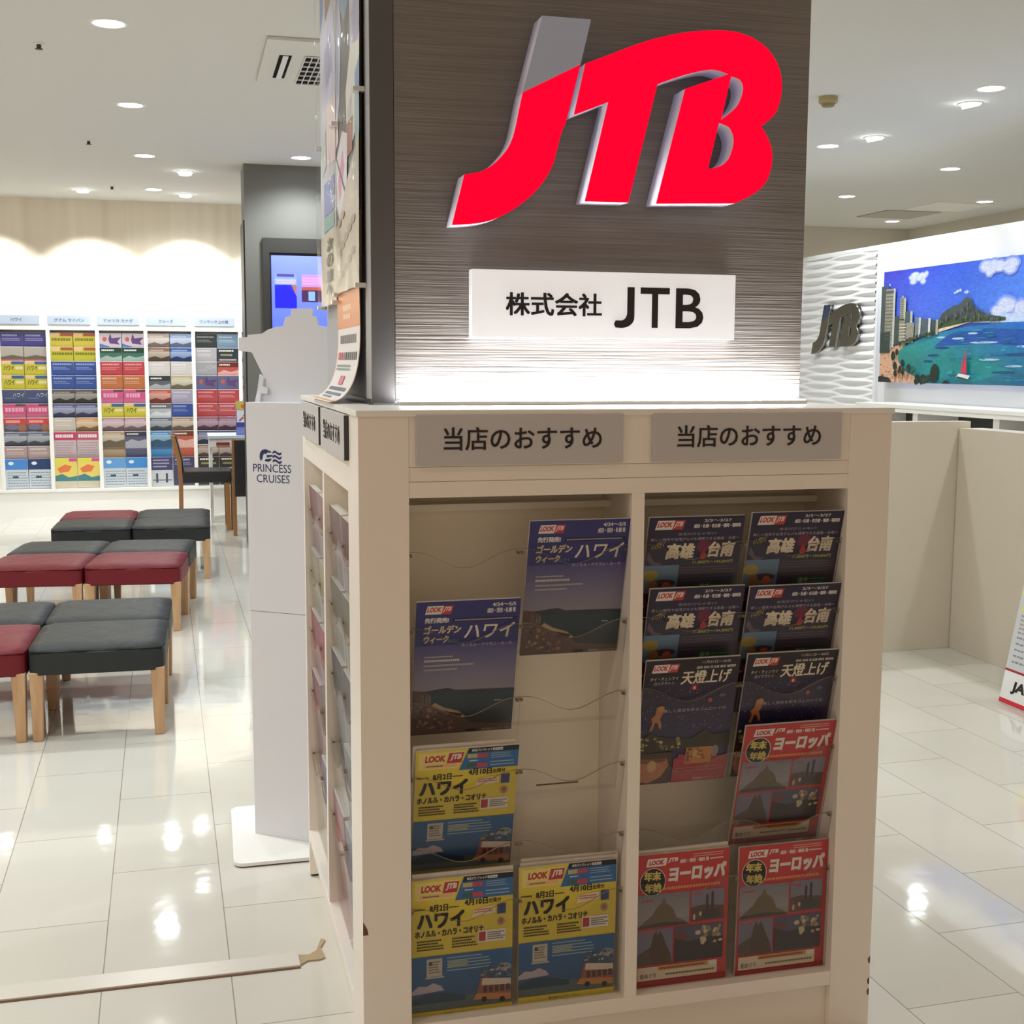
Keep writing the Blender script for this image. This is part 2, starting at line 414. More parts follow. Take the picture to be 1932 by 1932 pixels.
# acrylic pockets
PW, LEAN = .2235, math.radians(14.5)
RT = [1.152, 1.002, .853, .703, .553, .434]            # tops of the brochures in each row
def pocket(w, h0, dip, H, t=.003):
    """front sheet with a scooped lip; local x width, z height, faces -y"""
    bm = nb(); n = 24; top = []
    for i in range(n+1):
        u = i/n; s = .5-.5*math.cos(2*PI*u); top.append((w*u, H-dip*s**1.25))
    pts = [(0,0), (w,0)]+top[::-1]
    prism(bm, pts, lambda u, v, d: (u, d, v), 0, t, 0, 0)
    for f in bm.faces:
        if len(f.verts) == 4:
            zc = sum(v.co.z for v in f.verts)/4
            if zc > H-dip-.01 and abs(f.normal.z) > .2: f.material_index = 1
    # bottom ledge and two hooks at the sides
    bx(bm, .004, w-.004, t, .016, 0, .002, 0)
    for xx in (.001, w-.007): bx(bm, xx, xx+.006, t, .012, H-.012, H-.008, 1)
    return bm
pk = {}
def put_pocket(x, y_top, z_top, lean, rotz=0, key='front', w=PW, wx=None):
    if key not in pk:
        me = bpy.data.meshes.new('acrylic_pocket'); b = pocket(w, 0, .037, .232); b.to_mesh(me); b.free(); me.materials.append(m_acr); me.materials.append(m_acre); pk[key] = me
    o = bpy.data.objects.new('acrylic_pocket', pk[key]); C.objects.link(o); o.parent = cab
    L = .295
    loc = Vector((x, y_top+L*math.sin(lean)-.009, z_top-L*math.cos(lean)+.002)) if wx is None else Vector((wx+L*math.sin(lean)-.008, x, z_top-L*math.cos(lean)+.002))
    o.location = loc-Vector(cab.location); o.rotation_euler = (lean, 0, rotz); return o
COLX = [X1+.0015, X1+.2255, X3+.0015, X3+.2255]
for ci, x in enumerate(COLX):
    for ri, z in enumerate(RT):
        ln = LEAN if ri < 5 else math.radians(1.5)
        put_pocket(x, .008 if ri < 5 else .024, z, ln)
SY = [(.607, .384), (1.10, .876)]
SCOL = [1.108, .879, .615, .386]       # far edges of the four shallow columns (x grows towards the camera after turning)
SRT = [1.125, .955, .785, .615, .435]
SLEAN = math.radians(4)
for y in SCOL:
    for z in SRT: put_pocket(y, None, z, SLEAN, -PI/2, 'side', .222, .010)

# ------------------------------------------------------------------ artwork of the front brochures (mm, 209 x 295)
def look_logo(a, x, y, w, h, red=S(214,40,46), white=S(246,240,234)):
    sh = .25
    a.poly([(x,y),(x+w*.62,y),(x+w*.62+h*sh,y+h),(x+h*sh,y+h)], white)
    a.poly([(x+w*.62,y),(x+w,y),(x+w+h*sh,y+h),(x+w*.62+h*sh,y+h)], red, True)
    a.text('LOOK', x+w*.06, y+h*.26, x+w*.6, y+h*.86, red, .05, sh)
    a.text('JTB', x+w*.66, y+h*.2, x+w*.95, y+h*.86, white, .05, .35)
def art_gw():
    a = Art(); a.rect(0,0,209,295,S(70,72,150))
    a.grad(0,85,209,200,S(176,168,186),S(84,82,156)); a.rect(0,200,209,295,S(52,54,132))
    look_logo(a, 18,268,52,18)
    a.text('4/24～5/5', 152,280,200,288,W_,.03); a.text('成田・羽田・札幌 発', 142,266,200,277,W_,.04)
    a.text('先行発売!', 18,249,66,261,W_,.06)
    a.rect(74,250,202,257,S(32,30,64)); a.lines(78,251,198,256,1,S(170,165,180),.6,3,4,.05)
    a.text('ゴールデン', 16,225,90,244,S(226,206,168),.06,.15); a.text('ウィーク', 16,205,66,222,S(226,206,168),.06,.15); a.text('に行く', 67,206,88,214,S(110,160,170),.02)
    a.text('ハワイ', 97,212,196,245,S(246,232,214),.02,.15)
    a.text('ホノルル・アウラニ・カーラ', 94,195,196,202,W_,0)
    a.lines(20,172,86,178,1,S(214,206,214),.5,1,3); a.lines(20,163,96,170,1,S(230,222,226),.7,2,6); a.lines(20,152,124,160,1,S(206,198,210),.5,3,4); a.lines(20,143,90,150,1,S(206,198,210),.6,4,4)
    # coast photograph
    a.grad(0,0,209,96,S(60,56,58),S(52,82,100)); a.poly([(0,96),(30,99),(60,103),(72,104),(88,98),(209,96),(209,88),(0,88)], S(58,66,84))
    a.poly([(0,0),(209,0),(209,14),(120,22),(104,34),(90,46),(62,54),(40,66),(30,78),(36,90),(24,98),(0,102)], S(112,86,78))
    a.poly([(40,66),(62,54),(90,46),(104,34),(112,36),(96,50),(66,60),(46,72)], S(206,176,140))
    r = random.Random(5)
    for i in range(60):
        x, y = r.uniform(2,85), r.uniform(4,60); 
        if x*.5+y > 78: continue
        c = r.choice([S(150,92,84),S(186,150,130),S(90,76,72),S(170,120,104),S(70,66,70)]); a.rect(x,y,x+r.uniform(3,9),y+r.uniform(2,8),c,True)
    for i in range(14):
        x = r.uniform(2,34); h = r.uniform(8,22); a.rect(x,72,x+4,72+h,r.choice([S(120,104,100),S(96,86,90),S(140,116,104)]),True)
    a.poly([(72,40),(100,36),(104,44),(78,50)], S(84,52,44)); a.rect(168,70,182,71.5,W_)
    a.rect(112,2,134,8,S(34,30,34)); a.text('株式会社ジェイティービー', 146,3,206,8,W_,0); return a
def art_yel():
    Y = S(236,212,48); a = Art(); a.rect(0,0,209,295,Y)
    a.poly([(6,252),(86,252),(98,290),(6,290)], S(246,226,130)); 
    a.text('LOOK', 18,268,60,283,S(196,36,46),.06,.12); a.poly([(62,264),(92,264),(97,287),(67,287)], S(196,36,46)); a.text('JTB', 68,269,90,284,W_,.06,.25)
    a.rect(16,255,84,263,S(246,196,130)); a.lines(22,257,62,261,1,S(90,60,50),.6,2,4)
    a.poly([(88,246),(209,246),(209,295),(106,295)], S(40,112,178)); a.poly([(104,284),(209,284),(209,295),(107,295)], S(26,30,44)); a.text('本社パンフレット取扱期間', 112,286,176,293,W_,.04)
    a.rect(104,272,124,281,S(200,190,120)); a.rect(124,272,146,281,S(206,60,90)); a.lines(108,264,128,268,1,W_,.6,2,4); a.rect(104,250,124,259,S(60,110,90)); a.rect(124,250,146,259,S(214,50,90)); a.lines(152,268,204,282,3,S(170,200,226),.35,3,3); a.lines(152,250,204,264,2,S(170,200,226),.35,4,3)
    a.lines(4,230,30,236,1,K_,.5,3,3); a.text('8月2日', 36,226,74,241,K_,.04); a.lines(76,230,104,236,1,K_,.4,3,3); a.text('4月10日', 108,232,156,247,K_,.04); a.text('出発分', 158,234,184,244,K_,.02)
    a.text('ハワイ', 10,190,108,226,K_,.05); a.text('ホノルル・カハラ・コオリナ', 6,173,148,188,K_,.05)
    a.poly([(122,206),(172,212),(172,228),(128,224)], S(246,226,190)); a.lines(128,214,168,224,2,S(196,60,90),.5,2,4); a.rect(176,208,194,230,S(70,80,150)); a.lines(177,210,193,228,5,S(40,48,110),.5,8,3,.1)
    a.ell(184,192,8,9,S(196,150,110)); a.ell(184,193,4,5,S(150,110,90))
    a.rect(136,150,194,176,S(246,238,226)); a.rect(138,153,152,173,S(190,44,54)); a.lines(156,154,192,172,4,S(120,110,120),.6,5,4)
    a.lines(10,144,66,168,4,S(60,50,34),.5,6,4); a.lines(82,144,136,168,4,S(60,50,34),.5,7,5)
    # lower half: sea, sky and an open trolley bus
    a.grad(0,14,209,132,S(58,84,122),S(38,104,170)); a.poly([(0,14),(209,14),(209,34),(120,40),(0,36)], S(90,108,110))
    a.rect(30,88,62,126,S(206,196,180)); a.rect(28,84,66,87,S(206,196,180)); a.lines(34,94,60,122,5,S(120,110,100),.5,4,4); a.ell(38,116,4,4,S(70,90,80))
    a.lines(72,94,172,128,5,S(170,196,206),.35,9,3,.35); a.lines(74,104,120,118,2,S(200,196,90),.4,4,3,.2)
    a.poly([(0,60),(14,70),(30,68),(44,74),(60,66),(66,56),(0,52)], S(190,178,190)); a.poly([(0,40),(30,52),(70,50),(110,40),(110,30),(0,30)], S(44,70,96))
    a.ell(192,92,15,9,S(150,160,172)); rr = random.Random(4)
    for i in range(40): a.ell(rr.uniform(146,205), rr.uniform(74,100)-(206-178)*.1, rr.uniform(2,5), rr.uniform(1.5,3.5), rr.choice([S(86,100,92),S(120,116,112),S(70,80,76),S(196,176,160)]), 7)
    a.poly([(132,30),(206,24),(207,66),(142,74)], S(156,96,74)); a.poly([(144,58),(206,52),(206,66),(146,72)], S(226,208,190)); 
    for x in (148,160,172,184,196): a.rect(x,40,x+8,54,S(84,60,56),True)
    a.poly([(126,28),(206,20),(206,34),(134,40)], S(206,130,62)); a.ell(150,26,6,6,K_); a.ell(188,22,6,6,K_)
    a.rect(0,0,209,13,S(226,206,60)); a.text('株式会社ジェイティービー', 66,3,130,8,K_,.02); return a
def art_tw():
    a = Art(); a.rect(0,0,209,295,S(52,42,78)); a.grad(0,150,209,295,S(62,52,84),S(40,34,72))
    look_logo(a, 14,268,60,20)
    a.text('2/3～3/27', 120,283,180,289,W_,.02); a.text('成田・札幌・名古屋・福岡・福岡発', 98,270,202,279,W_,.05)
    a.text('台北だけじゃない!', 66,255,150,261,S(200,190,206),.0); a.text('新しい旅先や台湾グルメも満喫できる高雄・台南へ', 8,243,202,250,S(200,190,206),.0)
    a.ell(126,230,16,14,S(120,30,70)); a.text('いざ行く', 10,224,38,238,S(206,186,80),.02,.2,6)
    a.text('高雄', 42,202,104,238,S(244,232,206),.05,.1); a.text('台南', 134,204,192,240,S(244,232,206),.05,.1); a.ell(126,208,7,8,S(206,36,56)); a.poly([(126,212),(130,226),(122,214)], S(206,36,56))
    a.text('71,800円～194,800円', 104,190,194,198,S(206,196,90),.02)
    a.poly([(2,206),(20,186),(40,194),(20,198),(6,220)], S(116,100,120))
    a.rect(76,70,209,186,S(70,62,82)); a.lines(82,168,202,186,3,S(110,102,122),.25,2,3,.1); a.lines(82,150,202,164,2,S(104,96,112),.25,2,3,.1)
    a.poly([(112,124),(196,128),(196,150),(116,148)], S(62,84,82)); a.text('夜市', 126,130,150,146,S(150,186,140),.02); a.lines(152,132,190,144,2,S(120,150,130),.4,1,5)
    a.grad(0,96,76,190,S(90,110,130),S(110,150,190)); a.ell(14,168,18,12,S(180,160,70)); a.ell(46,150,26,8,S(84,60,70)); a.ell(52,140,10,12,S(196,96,60)); a.ell(22,142,12,14,S(150,110,70)); a.rect(0,70,76,128,S(80,40,50)); 
    r = random.Random(3)
    for i in range(26): a.ell(r.uniform(4,74), r.uniform(76,130), r.uniform(3,6), r.uniform(3,6), r.choice([S(196,70,60),S(206,160,70),S(120,60,80),S(220,120,60)]), 8, True)
    a.rect(80,70,112,122,S(150,70,54)); a.rect(0,0,209,70,S(48,36,66)); return a
def art_tento():
    a = Art(); a.grad(0,0,209,295,S(62,58,118),S(50,34,48)); a.rect(0,244,209,295,S(40,26,34))
    look_logo(a, 14,266,56,19); a.text('11月21日～26日', 124,283,186,289,W_,.0); a.text('成田 羽田 名古屋 関西 福岡発', 112,271,200,277,W_,.02)
    a.text('タイ・チェンマイ', 12,248,74,256,W_,.0,.1); a.text('ロイクラトン', 22,238,66,245,W_,0,.1); a.text('天燈上げ', 80,236,190,268,S(246,234,206),.025,.1)
    a.poly([(104,222),(122,222),(118,236),(108,236)], S(150,30,50)); a.ell(113,227,3,4,S(250,190,150))
    r = random.Random(9)
    for i in range(60): a.ell(r.uniform(4,204), r.uniform(120,226), .9, 1.1, S(200,180,190), 6, i > 0)
    a.ell(152,196,5,5,S(220,70,80)); a.ell(178,206,7,4,S(110,100,140)); a.text('美しく夜空を彩るコムローイの', 50,172,190,180,S(216,206,220),0)
    a.poly([(22,130),(28,150),(24,160),(32,168),(34,186),(46,190),(52,180),(48,168),(44,158),(50,140),(46,132),(40,148),(34,150),(30,132)], S(206,126,60)); a.ell(44,182,7,7,S(224,150,80))
    a.poly([(0,76),(209,84),(209,118),(170,112),(150,126),(120,106),(60,112),(30,124),(0,112)], S(70,62,46))
    for i in range(30): a.ell(r.uniform(4,96), r.uniform(84,112), r.uniform(2,5), r.uniform(2,4), r.choice([S(170,150,80),S(120,110,60),S(220,200,140)]), 8, True)
    a.rect(0,0,80,76,S(96,66,46)); a.poly([(2,60),(70,62),(76,44),(60,16),(34,4),(10,8),(0,30)], S(214,136,84)); a.poly([(2,62),(72,64),(66,54),(30,50),(2,54)], S(146,82,50)); a.ell(38,44,10,14,S(240,186,120))
    a.rect(86,0,209,60,S(190,48,54)); a.poly([(90,40),(96,70),(112,66),(118,48)], S(206,40,60)); a.rect(112,44,172,84,S(220,150,60))
    for i in range(16): a.ell(r.uniform(116,168), r.uniform(50,80), r.uniform(3,6), r.uniform(2,5), r.choice([S(180,90,40),S(236,190,110),S(150,70,40)]), 8, True)
    a.ell(178,72,8,14,S(170,160,160)); a.lines(92,24,204,38,2,S(226,130,130),.3,1,3,.1); a.text('株式会社ジェイティービー', 136,4,200,10,W_,0); return a
def art_eu():
    R_ = S(206,40,44); a = Art(); a.rect(0,0,209,295,R_)
    a.poly([(20,268),(64,268),(68,285),(24,285)], W_); a.text('LOOK', 26,271,60,282,R_,.06,.15); a.text('JTB', 68,273,90,284,W_,.05,.3)
    a.text('成田・羽田・関西 発', 96,270,162,279,W_,.05); a.lines(126,280,196,290,2,S(240,190,170),.4,2,3,.1); a.lines(164,271,200,278,1,W_,.4,3,3)
    a.ell(36,234,29,31,S(240,230,220),32); a.ell(36,234,27.5,29.5,S(44,30,30),32); a.text('年末', 16,236,54,258,S(226,206,96),.06); a.text('年始', 18,210,56,232,S(226,206,96),.06)
    a.text('ヨーロッパ', 70,228,200,266,W_,.07,.08); a.lines(60,212,196,222,1,S(236,150,90),.6,3,9,.05)
    a.rect(4,132,120,206,S(156,152,158)); a.grad(4,150,120,206,S(170,164,166),S(140,138,150))
    a.poly([(4,134),(120,134),(108,142),(92,150),(84,170),(74,180),(66,184),(62,200),(58,186),(48,178),(36,160),(16,144)], S(122,104,84)); a.poly([(4,132),(120,132),(112,138),(60,142),(8,138)], S(76,70,64)); a.poly([(56,184),(68,184),(62,198)], S(130,100,90)); a.lines(12,190,40,196,1,S(196,50,60),.7,1,7)
    a.rect(124,136,200,206,S(140,136,156)); a.poly([(124,136),(200,136),(200,166),(150,172),(124,168)], S(110,76,66)); a.rect(158,152,164,188,S(66,58,64)); a.rect(170,152,176,194,S(66,58,64)); a.poly([(157,188),(165,188),(161,196)], S(60,54,60)); a.poly([(169,194),(177,194),(173,202)], S(60,54,60)); a.rect(150,140,190,160,S(76,66,66)); a.ell(146,152,3,5,S(220,200,170)); a.ell(132,146,3,7,S(210,190,150))
    a.lines(130,194,150,200,1,S(196,50,90),.7,1,6)
    a.rect(4,48,84,128,S(128,124,150)); a.poly([(4,48),(84,48),(80,70),(70,90),(62,112),(56,124),(50,114),(46,124),(40,112),(34,88),(4,72)], S(92,70,60)); a.poly([(4,48),(36,48),(34,84),(4,70)], S(96,82,70)); a.lines(10,118,40,124,1,S(206,70,50),.7,1,7)
    a.rect(88,48,200,128,S(92,90,120)); a.poly([(88,48),(200,48),(200,96),(170,100),(120,92),(88,104)], S(66,56,62)); a.poly([(92,118),(116,118),(116,96),(92,100)], S(120,70,66))
    r = random.Random(2)
    for i in range(22): a.ell(r.uniform(140,194), r.uniform(84,122), r.uniform(3,7), r.uniform(3,7), r.choice([S(196,170,120),S(160,140,110),S(220,200,160)]), 8, True)
    a.rect(6,14,188,44,S(232,214,186)); a.rect(52,34,166,43,S(206,150,70)); a.lines(56,35,160,42,1,S(160,60,40),.6,4,6,.05); a.rect(170,32,186,43,S(244,236,226)); a.text('船めぐり', 12,18,48,30,S(96,90,86),.02); a.lines(70,20,180,28,1,S(120,96,60),.5,8,7,.05)
    a.rect(0,0,209,12,S(176,34,40)); return a
DES = dict(A=('holiday brochure with a violet-blue cover of the Hawaiian bay', art_gw()), B=('yellow and blue Hawaii brochure', art_yel()), C=('dark purple Taiwan brochure', art_tw()), D=('dark night-sky lantern festival brochure', art_tento()), E=('red Europe brochure with castle photos', art_eu()))
MESH = {}
def brochure_mesh(k):
    if k not in MESH:
        me = bpy.data.meshes.new('brochure_'+k); b = booklet(DES[k][1]); b.normal_update(); b.to_mesh(me); b.free(); me.materials.append(m_print2); MESH[k] = me
    return MESH[k]
def put_brochure(k, col, row, label, dx=0, dz=0, dy=0, rot=0):
    ln = LEAN if row < 5 else math.radians(1.5); L = .295
    o = bpy.data.objects.new('brochure', brochure_mesh(k)); C.objects.link(o)
    z = RT[row]+dz; yt = (.008 if row < 5 else .024)+dy
    o.location = (COLX[col]+.006+dx, yt+L*math.sin(ln), z-L*math.cos(ln)); o.rotation_euler = (ln, rot, 0)
    return tag(o, label, 'brochure', 'brochures in the front pockets of the cabinet')
put_brochure('A', 1, 0, 'blue Hawaii bay brochure highest in the left bay of the cabinet front', dz=-.004, dx=0.0100)
put_brochure('A', 0, 1, 'blue Hawaii bay brochure lower and left of its twin, above the yellow brochures', dz=-.006, dx=0.0070)
put_brochure('B', 0, 3, 'yellow Hawaii brochure directly below the blue bay brochure, uppermost of three', dz=-.004, dx=0.0050)
put_brochure('B', 0, 5, 'yellow Hawaii brochure in the bottom left pocket against the left post', dz=-.006, dx=-0.0020)
put_brochure('B', 1, 5, 'yellow Hawaii brochure in the bottom pocket beside the middle divider', dz=-.001, dx=-0.0040)
put_brochure('C', 2, 0, 'purple Taiwan brochure, top row beside the middle divider', dz=-.004, dx=0.0060)
put_brochure('C', 3, 0, 'purple Taiwan brochure, top row beside the right post', dx=0.0075)
put_brochure('C', 2, 1, 'purple Taiwan brochure, second row beside the middle divider', dx=0.0100)
put_brochure('C', 3, 1, 'purple Taiwan brochure, second row beside the right post', dz=-.004, dx=0.0065)
put_brochure('D', 2, 2, 'night lantern brochure beside the middle divider with its lower half in full view', dx=0.0050)
put_brochure('D', 3, 2, 'night lantern brochure beside the right post, half hidden by a red one', dz=.002, dx=0.0060)
put_brochure('E', 3, 3, 'red Europe brochure just below the lantern brochures, by the right post', dz=-.002, dx=0.0060)
put_brochure('E', 2, 5, 'red Europe brochure in the bottom row beside the middle divider', dx=-0.0020)
put_brochure('E', 3, 5, 'red Europe brochure in the bottom row by the right post', dz=-.004, dx=0.0060)
# spare copies whose edges show behind the front ones
spare = bpy.data.meshes.new('brochure_spare'); b = nb(); bx(b, 0, .209, 0, .004, 0, .295); paint(b, S(226,218,206)); b.to_mesh(spare); b.free(); spare.materials.append(m_print)
def put_spare(col, row, dz, dy, label, rot=0):
    ln = LEAN if row < 5 else math.radians(1.5); L = .295; o = bpy.data.objects.new('brochure', spare); C.objects.link(o)
    o.location = (COLX[col]+.006, (.008 if row < 5 else .024)+dy+L*math.sin(ln), RT[row]+dz-L*math.cos(ln)); o.rotation_euler = (ln, rot, 0)
    return tag(o, label, 'brochure', 'brochures in the front pockets of the cabinet')
put_spare(0, 3, .004, .008, 'white edge of a spare brochure behind the uppermost yellow brochure')
put_spare(0, 5, .004, .008, 'white edge of a spare brochure behind the bottom left yellow brochure')
put_spare(1, 5, .006, .008, 'white edge of a spare brochure right behind the bottom yellow one by the divider')
put_spare(1, 5, .012, .014, 'hindmost white spare brochure behind the bottom yellow one by the divider', .012)
put_spare(2, 5, .007, .008, 'white edge of a spare brochure behind the bottom red one by the divider', -.01)

# brochures in the shallow side pockets, turned to the left
def side_booklet(c1, c2, t):
    a = Art(); a.rect(0,0,205,290,c1); a.rect(0,200,205,290,c2); a.rect(20,30,180,180,c2)
    return booklet(a, .205, .288, t)
SB = [  # column, row, colours, thickness, label
 (0,0,(196,150,150),(120,50,60),.010,'pink brochure stack in the farthest top pocket on the cabinet side'),
 (1,0,(206,176,170),(150,90,90),.014,'rose brochure stack second from the back in the top side pockets'),
 (2,0,(200,180,170),(120,90,90),.014,'grey-pink brochure stack third from the back in the top side pockets'),
 (3,0,(196,160,160),(110,60,70),.016,'mauve brochure stack in the nearest top pocket on the cabinet side'),
 (0,1,(196,186,160),(150,140,110),.016,'beige brochure stack in the second side row at the back, bent over'),
 (1,1,(206,200,170),(170,160,120),.014,'straw-coloured brochure stack in the second side row next to the divider'),
 (2,1,(190,180,160),(120,116,100),.012,'drab brochure stack in the second side row in front of the divider'),
 (3,1,(206,200,186),(130,126,110),.012,'cream brochure stack in the nearest pocket of the second side row'),
 (0,2,(206,90,110),(150,40,70),.018,'crimson brochure stack in the third side row at the back'),
 (1,2,(200,110,126),(170,60,80),.018,'pink brochure stack in the third side row next to the divider'),
 (2,2,(120,124,130),(70,74,80),.026,'thick grey brochure stack with white fanned edges in the third side row'),
 (3,2,(130,126,134),(80,80,90),.028,'thick white-edged brochure stack in the nearest pocket of the third side row'),
 (0,3,(206,60,100),(120,30,50),.012,'magenta brochure stack in the fourth side row at the back'),
 (3,3,(170,170,180),(90,90,100),.014,'grey brochure stack in the nearest pocket of the fourth side row'),
 (1,4,(120,110,180),(70,60,140),.010,'violet brochure stack in the bottom side row next to the divider'),
 (2,4,(216,120,130),(150,60,80),.020,'rosy brochure stack in the bottom side row in front of the divider'),
 (3,4,(120,116,160),(80,70,110),.024,'lilac brochure stack in the nearest bottom side pocket'),
]
for ci, ri, c1, c2, t, lb in SB:
    b = side_booklet(S(*c1), S(*c2), min(.026, t*1.6))
    me = bpy.data.meshes.new('side_brochure'); b.normal_update(); b.to_mesh(me); b.free(); me.materials.append(m_print2)
    o = bpy.data.objects.new('brochure', me); C.objects.link(o)
    o.location = (.011+.295*math.sin(SLEAN), SCOL[ci]-.008, SRT[ri]-.295*math.cos(SLEAN)+.004); o.rotation_euler = (SLEAN, 0, -PI/2)
    tag(o, lb, 'brochure', 'brochures in the side pockets of the cabinet')

# header plates of the cabinet
def plate(name, x0, x1, z0, z1, label, txt, tb, m=m_plate, y=0, ink=m_ink, bold=.012, group=None):
    t = thing(name, label, 'sign', ((x0+x1)/2, y, z0), 0, group)
    obj('plate', box(x0, x1, y-.008, y, z0, z1, bev=.002), m, t)
    if txt: obj('lettering', text_bm(txt, *tb, y-.0082, .0008, bold), ink, t)
    return t
plate('header_sign', .109, .523, 1.262, 1.359, 'grey header plate with black Japanese lettering over the left bay of the cabinet front', '当店のおすすめ', (.162,1.290,.478,1.3345), y=0.0005, group='header plates of the cabinet')
plate('header_sign', .585, 1.0005, 1.262, 1.359, 'grey header plate with black Japanese lettering over the right bay of the cabinet front', '当店のおすすめ', (.637,1.290,.953,1.3345), y=0.0005, group='header plates of the cabinet')
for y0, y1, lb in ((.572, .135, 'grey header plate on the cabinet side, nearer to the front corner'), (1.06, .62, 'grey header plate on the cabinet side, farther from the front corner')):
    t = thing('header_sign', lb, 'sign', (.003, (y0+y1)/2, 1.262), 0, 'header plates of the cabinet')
    obj('plate', box(-.010, .0035, y1, y0, 1.262, 1.353, bev=.0015), m_plate, t); obj('plate_end_strip', box(-.0095, .003, y1-.0012, y1-.0001, 1.2635, 1.3515), m_dark, t)['label'] = 'thin dark strip at the near end of the plate'  # thin dark strip laid against the near end of each plate
    obj('lettering', text_bm('当店のおすすめ', 0, 1.288, y0-y1-.13, 1.330, 0, .0008, 0, fn=lambda u, v, d, yy=y0: (-.0102-d, yy-.065-u, v)), m_ink, t)

# LED strip on the cabinet top
t = thing('light_strip', 'slim LED strip lying on the cabinet top along the foot of the taupe panel', 'light', (.6, .285, CT))
obj('housing', box(.125, 1.062, .262, .300, CT+.0005, CT+.008), m_ringw, t)
obj('diffuser', box(.128, 1.059, .266, .296, CT+.0082, CT+.0105), m_led, t)

# ------------------------------------------------------------------ big three-letter logo
JTIP = [(0.423,2.169),(0.529,2.169),(0.507,2.077),(0.382,2.013)]
JL = [(0.382,2.013),(0.375,1.982),(0.367,1.944),(0.36,1.919),(0.349,1.897),(0.333,1.878),(0.314,1.861),(0.291,1.849),(0.258,1.842),(0.232,1.739),(0.279,1.743),(0.321,1.753),(0.363,1.775),(0.402,1.805),(0.429,1.836),(0.447,1.867),(0.457,1.9),(0.467,1.937),(0.478,1.965),(0.507,2.077)]
TBL = [(0.517,2.079),(0.576,2.103),(0.642,2.13),(0.708,2.15),(0.762,2.161),(0.821,2.167),(0.863,2.165),(0.9,2.155),(0.933,2.135),(0.958,2.103),(0.968,2.066),(0.965,2.028),(0.952,1.998),(0.922,1.972),(0.939,1.947),(0.95,1.914),(0.946,1.876),(0.931,1.846),(0.901,1.823),(0.863,1.805),(0.68,1.798),(0.742,2.041),(0.841,2.077),(0.81,2.084),(0.778,2.08),(0.733,2.067),(0.679,2.047),(0.617,1.798),(0.519,1.797),(0.569,2.004),(0.493,1.973)]
H1 = [(0.848,2.073),(0.868,2.067),(0.876,2.052),(0.873,2.032),(0.86,2.008),(0.827,1.981)]
H2 = [(0.822,1.974),(0.845,1.966),(0.856,1.947),(0.856,1.927),(0.847,1.901),(0.829,1.884),(0.799,1.876)]
def smooth_outline(pts, corners, n=4):
    """Catmull-Rom through the points, keeping listed indices sharp"""
    out = []; k = len(pts)
    for i in range(k):
        p1, p2 = Vector(pts[i]), Vector(pts[(i+1)%k])
        if i in corners and (i+1)%k in corners: out.append(tuple(p1)); continue
        p0 = Vector(pts[i-1]) if i not in corners else p1+(p1-p2)*.3
        p3 = Vector(pts[(i+2)%k]) if (i+1)%k not in corners else p2+(p2-p1)*.3
        for j in range(n):
            s = j/n
            q = .5*((2*p1)+(-p0+p2)*s+(2*p0-5*p1+4*p2-p3)*s*s+(-p0+3*p1-3*p2+p3)*s**3); out.append(tuple(q))
    return out
JLs = smooth_outline(JL, {0,8,9,19}); TBs = smooth_outline(TBL, {0,1,13,19,20,21,22,26,27,28,29,30}); H1s = smooth_outline(H1, {0,5}); H2s = smooth_outline(H2, {0,6})
def letter_mesh(loops, d):
    """2D outlines with holes, extruded; local (u, depth, v) with the face at depth 0"""
    c = bpy.data.curves.new('l', 'CURVE'); c.dimensions = '2D'; c.fill_mode = 'BOTH'; c.extrude = d/2
    for lp in loops:
        s = c.splines.new('POLY'); s.points.add(len(lp)-1); s.use_cyclic_u = True
        for q, (u, v) in zip(s.points, lp): q.co = (u, v, 0, 1)
    o = bpy.data.objects.new('l', c); C.objects.link(o)
    me = bpy.data.meshes.new_from_object(o.evaluated_get(bpy.context.evaluated_depsgraph_get()))
    bpy.data.objects.remove(o); bpy.data.curves.remove(c)
    bm = nb(); bm.from_mesh(me); bpy.data.meshes.remove(me)
    bmesh.ops.remove_doubles(bm, verts=bm.verts, dist=1e-5); bmesh.ops.recalc_face_normals(bm, faces=bm.faces[:])
    return bm
def letters(loops, d, fn, face_dir, name, mats, parent):
    bm = letter_mesh(loops, d)
    for v in bm.verts:
        u, w, z = v.co; v.co = fn(u, w, d/2-z)      # z=+d/2 is the visible face
    bmesh.ops.recalc_face_normals(bm, faces=bm.faces[:])
    fd = Vector(face_dir)
    for f in bm.faces:
        f.normal_update(); f.material_index = 0 if f.normal.dot(fd) > .9 else 1
    return obj(name, bm, mats, parent)
logo = thing('shop_logo', 'big backlit red three-letter logo with a grey tip, high on the taupe panel', 'logo sign', (.6, PY0, 1.74))
FR = lambda u, v, d: (u, .246+d, v)
j = letters([JLs], .063, FR, (0,-1,0), 'first_letter', [m_red, m_ret], logo)
letters([JTIP], .063, FR, (0,-1,0), 'grey_tip', [m_greytip, m_ret], logo)['label'] = 'grey upper tip of the first letter'
letters([TBs, H1s, H2s], .063, FR, (0,-1,0), 'joined_letters', [m_red, m_ret], logo)
